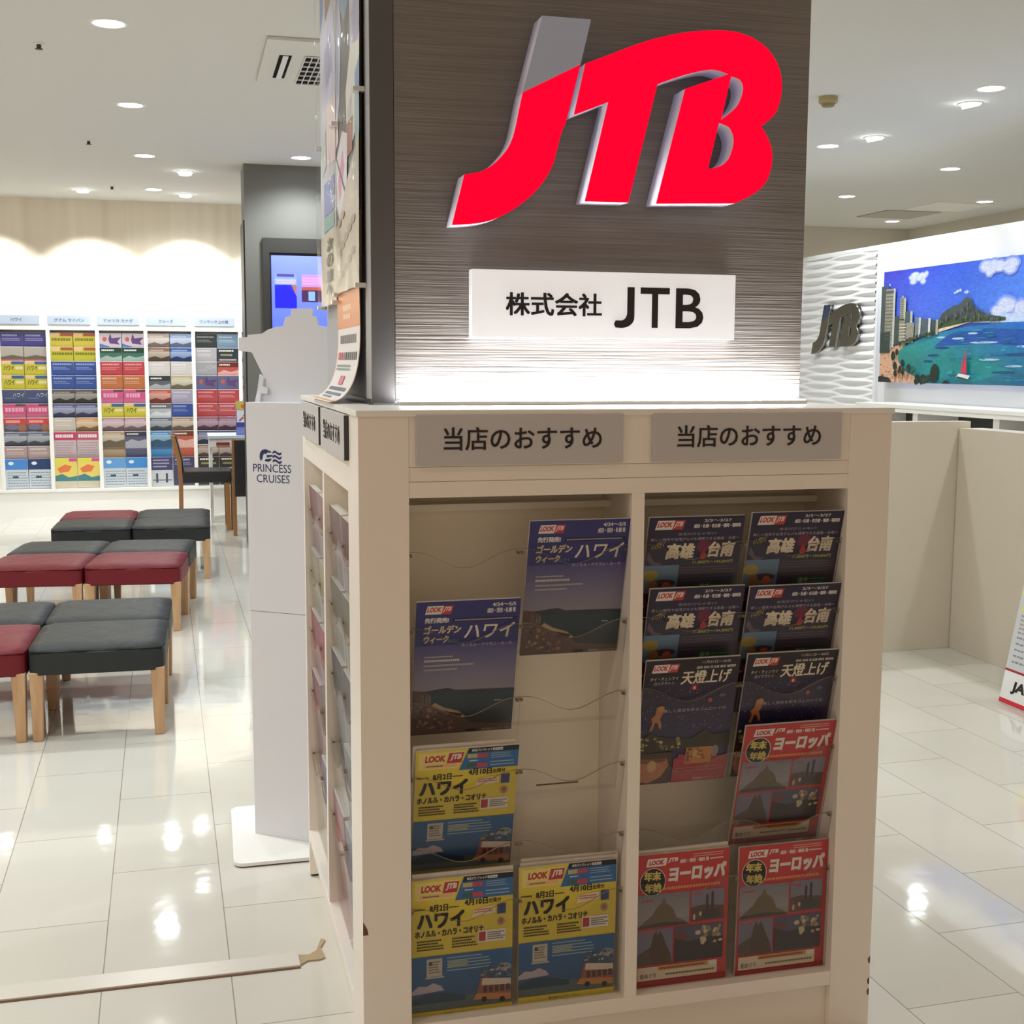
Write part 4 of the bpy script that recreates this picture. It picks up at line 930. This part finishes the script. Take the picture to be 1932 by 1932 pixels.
# the second chair turns its padded back to the camera
t = thing('chair', 'oak chair with its tall black padded back towards the front, beside the white carton stand', 'chair', (.29, 8.60, 0), 0, 'oak chairs at the desk')
for s in (-1, 1):
    obj('rear_leg', poly_tube(nb(), [(s*.215,-.24,0),(s*.215,-.235,.34),(s*.215,-.24,.60),(s*.215,-.26,.815)], .016, .018), m_wood2, t, world=False)
    obj('front_leg', poly_tube(nb(), [(s*.215,.21,0),(s*.215,.20,.42)], .018, .018), m_wood2, t, world=False)
bm = nb(); bx(bm, -.23, .23, -.21, .235, .40, .50, bev=.012); obj('seat', bm, m_blackseat, t, world=False)
bm = nb(); bx(bm, -.212, .235, -.285, -.225, .335, .81, bev=.008); obj('backrest', bm, m_blackseat, t, world=False)
bm = nb(); bmesh.ops.create_uvsphere(bm, u_segments=12, v_segments=8, radius=.010); bmesh.ops.translate(bm, verts=bm.verts, vec=(-.07,-.290,.70)); obj('stud', bm, m_chrome, t, world=False)

# ------------------------------------------------------------------ mural wall: rippled panel, logo, mural, low cabinet
XR = 4.70
wp = thing('ripple_panel', 'white rippled relief panel at the end of the mural wall', 'wall panel', (XR, 6.64, 1.0))
bm = nb(); ny, nz = 90, 420; y0, y1, z0, z1 = 7.235, 6.072, 1.0, 2.30; grid = []
for i in range(ny+1):
    y = y0+(y1-y0)*i/ny; col = []
    for k in range(nz+1):
        z = z0+(z1-z0)*k/nz
        h = .014+.014*math.sin(2*PI*z/.066)*math.cos(2*PI*(y/.98+z/2.6))+.002*math.sin(2*PI*z/.033)
        col.append(bm.verts.new((XR-.012-h, y, z)))
    grid.append(col)
for i in range(ny):
    for k in range(nz): bm.faces.new((grid[i][k], grid[i][k+1], grid[i+1][k+1], grid[i+1][k]))
obj('relief', bm, m_whitew, wp)
bm = nb(); bx(bm, XR-.03, XR-.0005, 7.235, 7.262, .99, 2.325); bx(bm, XR-.03, XR-.0005, 6.045, 6.072, .99, 2.325); bx(bm, XR-.03, XR-.0005, 6.072, 7.235, 2.30, 2.325); obj('frame', bm, m_whitew, wp)
l2 = thing('wall_logo', 'small mirror-grey three-letter logo on the white rippled panel', 'logo sign', (XR-.05, 6.6, 1.54))
WF = lambda u, v, d: (XR-.068+d, 6.97-(u-.232)*.995, 1.542+(v-1.739)*.893)
letters([JLs], .03, WF, (-1,0,0), 'first_letter', [m_chrome, m_chrome], l2); letters([JTIP], .03, WF, (-1,0,0), 'grey_tip', [mat('blue_reflection_tint', S(110,136,190), .15, metal=1), m_chrome], l2)['label'] = 'bluish tip of the first letter'; letters([TBs, H1s, H2s], .03, WF, (-1,0,0), 'joined_letters', [m_chrome, m_chrome], l2)  # blue reflection is put into the colour of the tip
def mural():
    a = Art(); Wm, Hm = 2500, 795      # mm; x from the far end towards the camera
    a.poly([(0,330),(900,360),(900,Hm),(0,Hm)], [S(90,120,235),S(70,120,235),S(50,90,215),S(62,62,196)]); a.poly([(900,360),(Wm,360),(Wm,Hm),(900,Hm)], [S(70,120,235),S(120,180,245),S(90,150,240),S(50,90,215)])
    def cloud(x, y, s, n, seed):
        r = random.Random(seed); a.k += 1
        P_ = [(x+r.uniform(-1,1)*s, min(Hm-s*.3, y+r.uniform(-.3,.3)*s), s*r.uniform(.25,.55), s*r.uniform(.16,.3)) for i in range(n)]
        for cc, f in ((S(124,146,236),1.2), (S(168,184,240),.95), (S(204,212,244),.75)):
            for q in P_: a.ell(q[0], q[1], q[2]*f, q[3]*f, cc, 14)
    cloud(390,730,90,12,1); cloud(860,610,34,6,2); cloud(960,600,26,5,3); cloud(1300,760,150,14,4); cloud(1500,440,200,14,5); cloud(2100,470,260,16,6); cloud(1900,700,120,10,8)
    a.poly([(1050,460),(1250,440),(1700,450),(Wm,430),(Wm,360),(1050,400)], S(186,206,240))
    a.poly([(0,0),(Wm,0),(Wm,380),(1400,392),(900,368),(560,330),(300,270),(0,200)], [S(24,128,128),S(20,80,140),S(24,96,176),S(30,110,196),S(36,116,190),S(44,130,170),S(40,150,150),S(40,140,130)])
    a.poly([(500,50),(1100,20),(1500,90),(1100,170),(700,190),(480,150)], S(26,136,140)); a.poly([(620,250),(1200,262),(1900,230),(1900,330),(1200,360),(800,330)], S(26,84,168))
    for x, y, w in ((900,300,120),(1180,270,260),(1250,160,180),(700,310,80),(1650,240,220),(1500,120,160),(1060,330,90),(2100,180,220)): a.ell(x, y, w*.6, 7, S(170,206,230), 12)
    for x, y, w in ((620,190,70),(720,240,90),(1400,80,120),(1550,190,150),(560,150,60),(1750,60,160)): a.ell(x, y, w, 10, S(20,74,130), 12)
    a.poly([(560,330),(700,350),(1000,400),(1400,408),(1400,420),(1000,416),(560,350)], S(226,206,176))
    a.poly([(0,240),(100,262),(340,330),(560,352),(800,392),(800,410),(0,380)], S(62,82,62))
    a.poly([(640,400),(700,470),(780,500),(840,520),(890,518),(950,560),(990,566),(1020,556),(1060,510),(1130,470),(1250,440),(1400,424),(1400,402),(1000,404),(700,372)], S(72,84,86)); a.poly([(640,372),(1000,402),(1400,402),(1400,418),(1100,440),(900,424),(640,410)], S(60,84,52))
    a.poly([(0,0),(440,0),(420,40),(300,70),(220,110),(170,160),(180,220),(280,280),(460,326),(560,334),(560,346),(400,330),(180,270),(0,210)], S(214,170,140))
    r = random.Random(11); a.k += 1
    for i in range(150):
        x, y = r.uniform(0,400), r.uniform(0,120) if r.random() < .6 else r.uniform(120,250)
        if x > 430-y*2.2 and y < 125: continue
        if y > 120 and x > 190: continue
        a.ell(x, y, r.uniform(3,7), r.uniform(3,6), r.choice([S(180,90,80),S(226,196,170),S(140,90,80),S(210,110,100)]), 6, True)
    B = [(0,44,230,690,S(74,86,84)),(30,86,230,668,S(150,146,132)),(86,112,250,668,S(196,196,190)),(0,70,210,360,S(50,66,64)),(112,176,270,470,S(64,80,80)),(180,246,280,600,S(150,152,130)),(230,256,280,590,S(190,190,180)),(176,270,262,440,S(140,136,120)),(252,330,300,500,S(72,92,96)),(318,346,300,500,S(186,190,186)),(270,370,280,420,S(150,146,132)),(384,430,320,452,S(120,134,136)),(430,454,316,452,S(206,210,210)),(460,560,322,440,S(82,96,104)),(548,574,318,444,S(210,214,214)),(586,640,330,430,S(64,78,82)),(640,668,330,430,S(176,172,160))]
    for x0, x1, q0, q1, c in B: a.rect(x0,q0,x1,q1,c)
    a.lines(34,300,82,650,14,S(92,96,96),.3,1,10,.0); a.lines(184,450,228,590,9,S(96,100,90),.3,1,8,.0); a.lines(182,290,264,420,6,S(226,220,206),.3,2,12,.0); a.rect(26,640,90,656,S(90,90,90)); a.rect(52,690,60,704,S(200,206,220)); a.rect(206,600,220,612,S(220,224,226)); a.rect(180,440,246,450,S(60,70,64))
    for x, y, s in ((112,190,34),(160,216,24),(140,120,30),(240,140,26),(320,104,28),(210,100,22),(150,66,26),(250,70,20)):
        a.rect(x-2,y-60,x+2,y,S(50,44,36)); a.ell(x, y, s*.8, s, S(28,40,30), 9); a.ell(x+s*.5, y-s*.2, s*.4, s*.5, S(34,50,34), 8, True)
    a.k += 1
    for i in range(16): a.ell(r.uniform(430,640), r.uniform(6,44), r.uniform(16,34), r.uniform(14,24), r.choice([S(24,46,36),S(34,60,40),S(20,38,32)]), 9, True)
    a.ell(650,70,52,62,S(22,42,34), 14); a.poly([(0,0),(110,0),(70,34),(20,44),(0,40)], S(40,40,42)); a.poly([(740,0),(840,0),(810,20),(770,22)], S(26,32,34))
    a.k += 1
    for i in range(60):
        x = r.uniform(660,1330); yb = 430+max(0, 110-abs(x-1000)*.32)*r.random(); a.poly([(x,yb),(x+r.uniform(8,26),yb+r.uniform(-26,-8)),(x+r.uniform(-6,10),yb-r.uniform(20,50))], r.choice([S(60,72,74),S(84,96,94),S(96,104,98)]))
    for i in range(70):
        x = r.uniform(120,640); yb = 262+(x-120)*.16+r.uniform(-6,14); a.ell(x, yb, r.uniform(6,14), r.uniform(5,11), r.choice([S(48,70,48),S(66,88,58),S(38,58,44)]), 7)
    for i in range(90):
        x = r.uniform(820,2400); y = r.uniform(30,350); a.ell(x, y, r.uniform(20,80), r.uniform(2,5), r.choice([S(30,112,170),S(26,96,160),S(60,160,180),S(28,130,150)]), 8)
    for i in range(24):
        x = r.uniform(120,420); y = r.uniform(20,70); a.rect(x,y,x+2,y+r.uniform(30,70),S(60,50,40)); a.ell(x+1,y+50,r.uniform(8,16),r.uniform(5,10),S(40,58,40),7)
    bo = lambda q: [(1000+(x-970)*1.3, 40+(y-40)*1.3) for x, y in q]
    a.poly(bo([(840,50),(910,50),(910,58),(840,58)]), S(24,90,110))
    a.poly(bo([(912,46),(1010,34),(1030,54),(930,64)]), S(220,222,226)); a.poly(bo([(912,40),(1010,28),(1014,36),(920,50)]), S(60,60,80)); a.poly(bo([(954,66),(1000,62),(984,190),(972,120)]), S(206,50,84)); a.poly(bo([(948,66),(960,66),(964,160),(956,130)]), S(196,60,90))
    bm = nb(); bx(bm, XR-.052, XR-.0005, 5.931-2.5, 5.931, 1.332, 2.127); paint(bm, S(70,110,200))
    a.build(bm, lambda u, v, d_: (XR-.0522-d_, 5.931-u-.075*(1-u/3.5)*min(1, u/.08), 1.332+v), .00004)
    solo('mural', bm, m_mural, 'wide framed beach mural with high-rises, a mountain and a red sailing boat', 'mural')
mural()
cb = thing('brochure_cabinet', 'low white cabinet with open bays behind the beige partition, under the mural', 'cabinet', (4.5, 5.0, 0))
obj('top_board', box(4.35, XR-.0005, 3.0, 5.75, 1.165, 1.19, bev=.002), m_white, cb)
obj('front_rail', box(4.352, 4.37, 3.0, 5.75, 1.138, 1.1645), m_white, cb)
obj('back_panel', box(XR-.02, XR-.001, 3.0, 5.75, 0, 1.1645), m_dark, cb)
for y in (3.0, 3.62, 4.16, 5.02, 5.65): obj('divider', box(4.3715, XR-.021, y-.03 if y > 3 else y, y+.03, .15, 1.1645), m_white, cb)
obj('plinth', box(4.38, XR-.021, 3.0, 5.75, 0, .1495), m_white, cb)

# ------------------------------------------------------------------ floor sign at the right edge
sg = thing('floor_sign', 'leaning white floor sign with red lines and bold black letters at the right edge', 'floor sign', (3.1, 1.95, 0))
SX = lambda u, v, d: (3.084+v*.19-d, 2.262-u, .004+v)
bm = nb(); prism(bm, [(0,0),(.6,0),(.6,.75),(0,.75)], lambda u, v, d: SX(u, v, -d), 0, .006); 
obj('board', bm, mat('white_board', S(236,236,238), .4), sg)
a = Art(); a.rect(0,0,600,750,S(236,236,238)); a.rect(0,2,600,22,S(206,40,60)); a.rect(0,140,600,150,S(170,40,56)); a.rect(0,152,600,750,S(206,210,214)); a.text('JA', 60,50,150,106,K_,.05,.12); a.lines(30,170,500,300,5,S(140,146,154),.3,2,30); a.lines(30,300,500,390,5,S(170,150,160),.4,4,26)
st_ = []
for i in range(24): 
    q = 150 if i % 2 == 0 else 110; st_.append((150+q*math.cos(2*PI*i/24), 480+q*math.sin(2*PI*i/24)))
a.poly(st_, S(240,226,80)); a.text('旅', 40,440,120,520,S(206,50,40),.06)
bm = nb(); a.build(bm, SX, .0002); obj('print', bm, m_print, sg)
bm = nb(); bx(bm, 3.34, 3.352, 1.68, 2.24, 0, .02)
prism(bm, [(0,0),(.56,0),(.56,.72),(0,.72)], lambda u, v, d: (3.352-(v*.17)-d, 2.24-u, .004+v), 0, .004); obj('rear_prop', bm, m_lgtrim, sg)

# ------------------------------------------------------------------ ceiling fittings
def spot(name, parent, loc, energy, size, blend, target=None, col=(.925,.985,.98), radius=.05):
    l = bpy.data.lights.new(name, 'SPOT'); l.energy = energy; l.spot_size = math.radians(size); l.spot_blend = blend; l.shadow_soft_size = radius; l.color = col
    o = bpy.data.objects.new(name, l); C.objects.link(o); o.parent = parent; o.location = loc
    if target is not None: o.rotation_euler = (Vector(target)-Vector(loc)).to_track_quat('-Z', 'Y').to_euler()
    return o
dl0 = thing('downlight', 'x', 'ceiling light', (0,0,CEIL))
obj('trim_ring', lathe(nb(), [(.068,-.001),(.070,-.006),(.084,-.005),(.088,-.0005)], (0,0,0), 36), m_ringw, dl0, world=False)
obj('lens', lathe(nb(), [(.0001,-.0035),(.069,-.0035)], (0,0,0), 36), m_lens, dl0, world=False)
spot('lamp', dl0, (0,0,-.012), DOWN_W, 150, .8)
DL = [(-.595,3.70,'nearest of the row over the stools'),(-.574,5.53,'second of the row over the stools'),(-.547,7.40,'third of the row over the stools'),(-.525,9.25,'last of the row over the stools, near the back wall'),(.561,7.17,'just in front of the far grey pillar'),
      (3.964,3.784,'nearest of those right of the pillar'),(4.011,5.656,'second of those right of the pillar, below the smoke detector'),(5.401,6.303,'beyond the mural wall, upper right'),(5.452,7.943,'beyond the mural wall, left of the upper one'),(6.838,7.911,'far right beside the flush ceiling hatch'),(6.895,9.556,'far right next to the rear wall'),
      (-.6,1.85,None),(-2.4,1.85,None),(-2.4,3.7,None),(-2.4,5.53,None),(-2.4,7.4,None),(-3.9,3.7,None),(-3.9,7.4,None),(1.9,1.9,None),(2.2,3.78,None),(2.2,5.66,None),(2.4,7.9,None),(3.95,1.9,None),(6.2,3.4,None),(-1.4,.4,None),(-2.7,.4,None),(-1.5,2.7,None),(2.3,.45,None)]  # unlabelled entries are unseen lamps added to brighten the room
for i, (x, y, lb) in enumerate(DL):
    o = dl0 if i == 0 else copy_tree(dl0); o.location = (x, y, CEIL)
    tag(o, f'round recessed ceiling light, {lb}' if lb else 'unseen round ceiling light added outside the picture', 'ceiling light', 'round ceiling downlights' if lb else 'unseen ceiling lights added for brightness')
dlw = copy_tree(dl0); dlw.location = (-1.6, -1.12, CEIL); tag(dlw, 'unseen round ceiling light added outside the picture', 'ceiling light', 'unseen mall-side lights added as fill')  # unseen warm lamps added to fill the cabinet front and pillar side
for ch in dlw.children:
    if ch.type == 'LIGHT': ch.data = ch.data.copy(); ch.data.color = (1, .80, .62); ch.data.energy = 44
o = copy_tree(dlw); o.location = (-3.2, -.8, CEIL)
def washer(label, x, y, tgt, energy, group, size=88):
    t = thing('spotlight', label, 'ceiling light', (x, y, CEIL), 0, group)
    obj('trim_ring', lathe(nb(), [(.052,-.001),(.054,-.006),(.066,-.005),(.070,-.0005)], (0,0,0), 30), m_ringw, t, world=False)
    dr = (Vector(tgt)-Vector((x, y, CEIL))).normalized(); q = Vector((0,0,-1)).rotation_difference(Vector((dr.x*.6, dr.y*.6, -1)).normalized())
    bm = lathe(nb(), [(.0001,-.022),(.048,-.022),(.050,-.012),(.050,.0)], (0,0,0), 28)
    for v in bm.verts: v.co = q @ v.co
    obj('lamp_head', bm, m_lens, t, world=False)
    spot('lamp', t, (dr.x*.06, dr.y*.06, -.05), energy, size, .35, Vector(tgt)-Vector((x, y, CEIL)), (.95,.985,.99), .03)
for x, y, lb in ((-1.129,9.47,'tilted spot aimed at the back wall, leftmost of those in view'),(-.262,8.132,'tilted spot between the third downlight and the back wall'),(-.256,9.532,'tilted spot aimed at the back wall, next to the far pillar')):
    washer(lb, x, y, (x, 10.1, 1.45) if y > 9 else (x, 10.0, .9), WASH_W, 'tilted spots by the back wall')
for x in (-2.0, -2.87, .62): washer('tilted spot aimed at the back wall outside the picture', x, 9.5, (x, 10.1, 1.45), WASH_W, 'wall spots out of view')
washer('tilted spot right of the pillar, nearer one aimed at the mural wall', 4.099, 4.165, (4.70, 4.3, 1.6), WASH2_W, 'tilted spots by the mural wall', 100)
washer('tilted spot right of the pillar, farther one aimed at the mural wall', 4.145, 5.28, (4.70, 5.5, 1.6), WASH2_W, 'tilted spots by the mural wall', 100)
washer('tilted spot over the rippled panel, hidden by the pillar', 4.13, 6.5, (4.70, 6.6, 1.5), WASH2_W*.7, 'mural spots out of view', 90)
washer('tilted spot over the mural outside the picture', 4.08, 3.05, (4.70, 3.3, 1.6), WASH2_W, 'mural spots out of view', 100)
washer('added tilted spot lighting the far pillar screen, unseen behind the near pillar', .84, 6.95, (.58, 7.57, 2.0), 8, 'added pillar spots out of view', 80)  # lamp added out of sight to brighten the far pillar
# sprinkler heads
s0 = thing('sprinkler', 'x', 'sprinkler', (0,0,CEIL))
obj('plate', lathe(nb(), [(.0001,-.006),(.022,-.005),(.026,-.0005)], (0,0,0), 20), m_ringw, s0, world=False)
obj('head', lathe(nb(), [(.011,-.004),(.011,-.022),(.018,-.024),(.018,-.027),(.0001,-.028)], (0,0,0), 16), m_dark, s0, world=False)
for i, (x, y, lb) in enumerate(((-.937,4.173,'nearest of the three'),(-.899,6.861,'middle of the three'),(-.868,9.149,'farthest of the three, near the back wall'))):
    o = s0 if i == 0 else copy_tree(s0); o.location = (x, y, CEIL); tag(o, f'small dark ceiling sprinkler over the stools, {lb}', 'sprinkler', 'ceiling sprinklers')
# smoke detector
sd = thing('smoke_detector', 'small beige smoke detector on the ceiling right of the pillar', 'smoke detector', (3.233, 4.232, CEIL))
m_bei = mat('beige_plastic', S(176,160,118), .5)
obj('body', lathe(nb(), [(.052,-.0005),(.054,-.03),(.046,-.036)], (0,0,0), 28), m_bei, sd, world=False)
obj('sensor', lathe(nb(), [(.046,-.036),(.036,-.040),(.036,-.048),(.030,-.054),(.0001,-.055)], (0,0,0), 24), mat('beige_dark', S(140,126,86), .5), sd, world=False)
# cassette air conditioner
ac = thing('air_conditioner', 'square ceiling cassette air conditioner with dark slots beside the near pillar', 'air conditioner', (.56, 4.19, CEIL))
AX0, AX1, AY0, AY1 = .10, 1.02, 3.73, 4.65; ZC = CEIL-.018
obj('panel', box(AX0, AX1, AY0, AY1, ZC, CEIL-.0005, bev=.006), m_ceil, ac)
cxm, cym = (AX0+AX1)/2, (AY0+AY1)/2
for (x0, x1, y0, y1) in ((AX0+.075, AX0+.135, AY0+.28, AY1-.14), (AX1-.165, AX1-.075, AY0+.14, AY1-.14), (AX0+.27, AX1-.27, AY0+.12, AY0+.18)):
    s_ = obj('air_slot', box(x0, x1, y0, y1, ZC-.0015, ZC-.0002), mat('slot_black', S(34,34,32), .9, spec=.05), ac)
    if x1-x0 < y1-y0: obj('louvre', box((x0+x1)/2-.012, (x0+x1)/2+.014, y0+.004, y1-.004, ZC-.006, ZC-.0018), m_ringw, s_)
gb = obj('grille', box(AX0+.20, AX1-.20, AY0+.27, AY1-.04, ZC-.0015, ZC-.0002), mat('slot_black'), ac)
bm = nb()
for i in range(17): x = AX0+.20+(AX1-AX0-.4)*i/16; bx(bm, x-.0022, x+.0022, AY0+.27, AY1-.04, ZC-.007, ZC-.0018)
for i in range(7): y = AY0+.27+(AY1-AY0-.31)*i/6; bx(bm, AX0+.20, AX1-.20, y-.004, y+.004, ZC-.0075, ZC-.0018)
obj('grille_bars', bm, m_ringw, gb)
bm = nb(); bx(bm, 6.33, 6.92, 8.72, 9.30, CEIL-.008, CEIL-.0005); solo('ceiling_vent', bm, mat('vent_grey', S(176,172,164), .7), 'grey flush square vent in the ceiling at the far right', 'ceiling vent')
bm = nb(); bx(bm, 6.45, 7.05, 8.06, 8.64, CEIL-.004, CEIL-.0005); solo('ceiling_hatch', bm, m_ringw, 'white flush square access hatch in the ceiling beside the far grey vent', 'ceiling hatch')
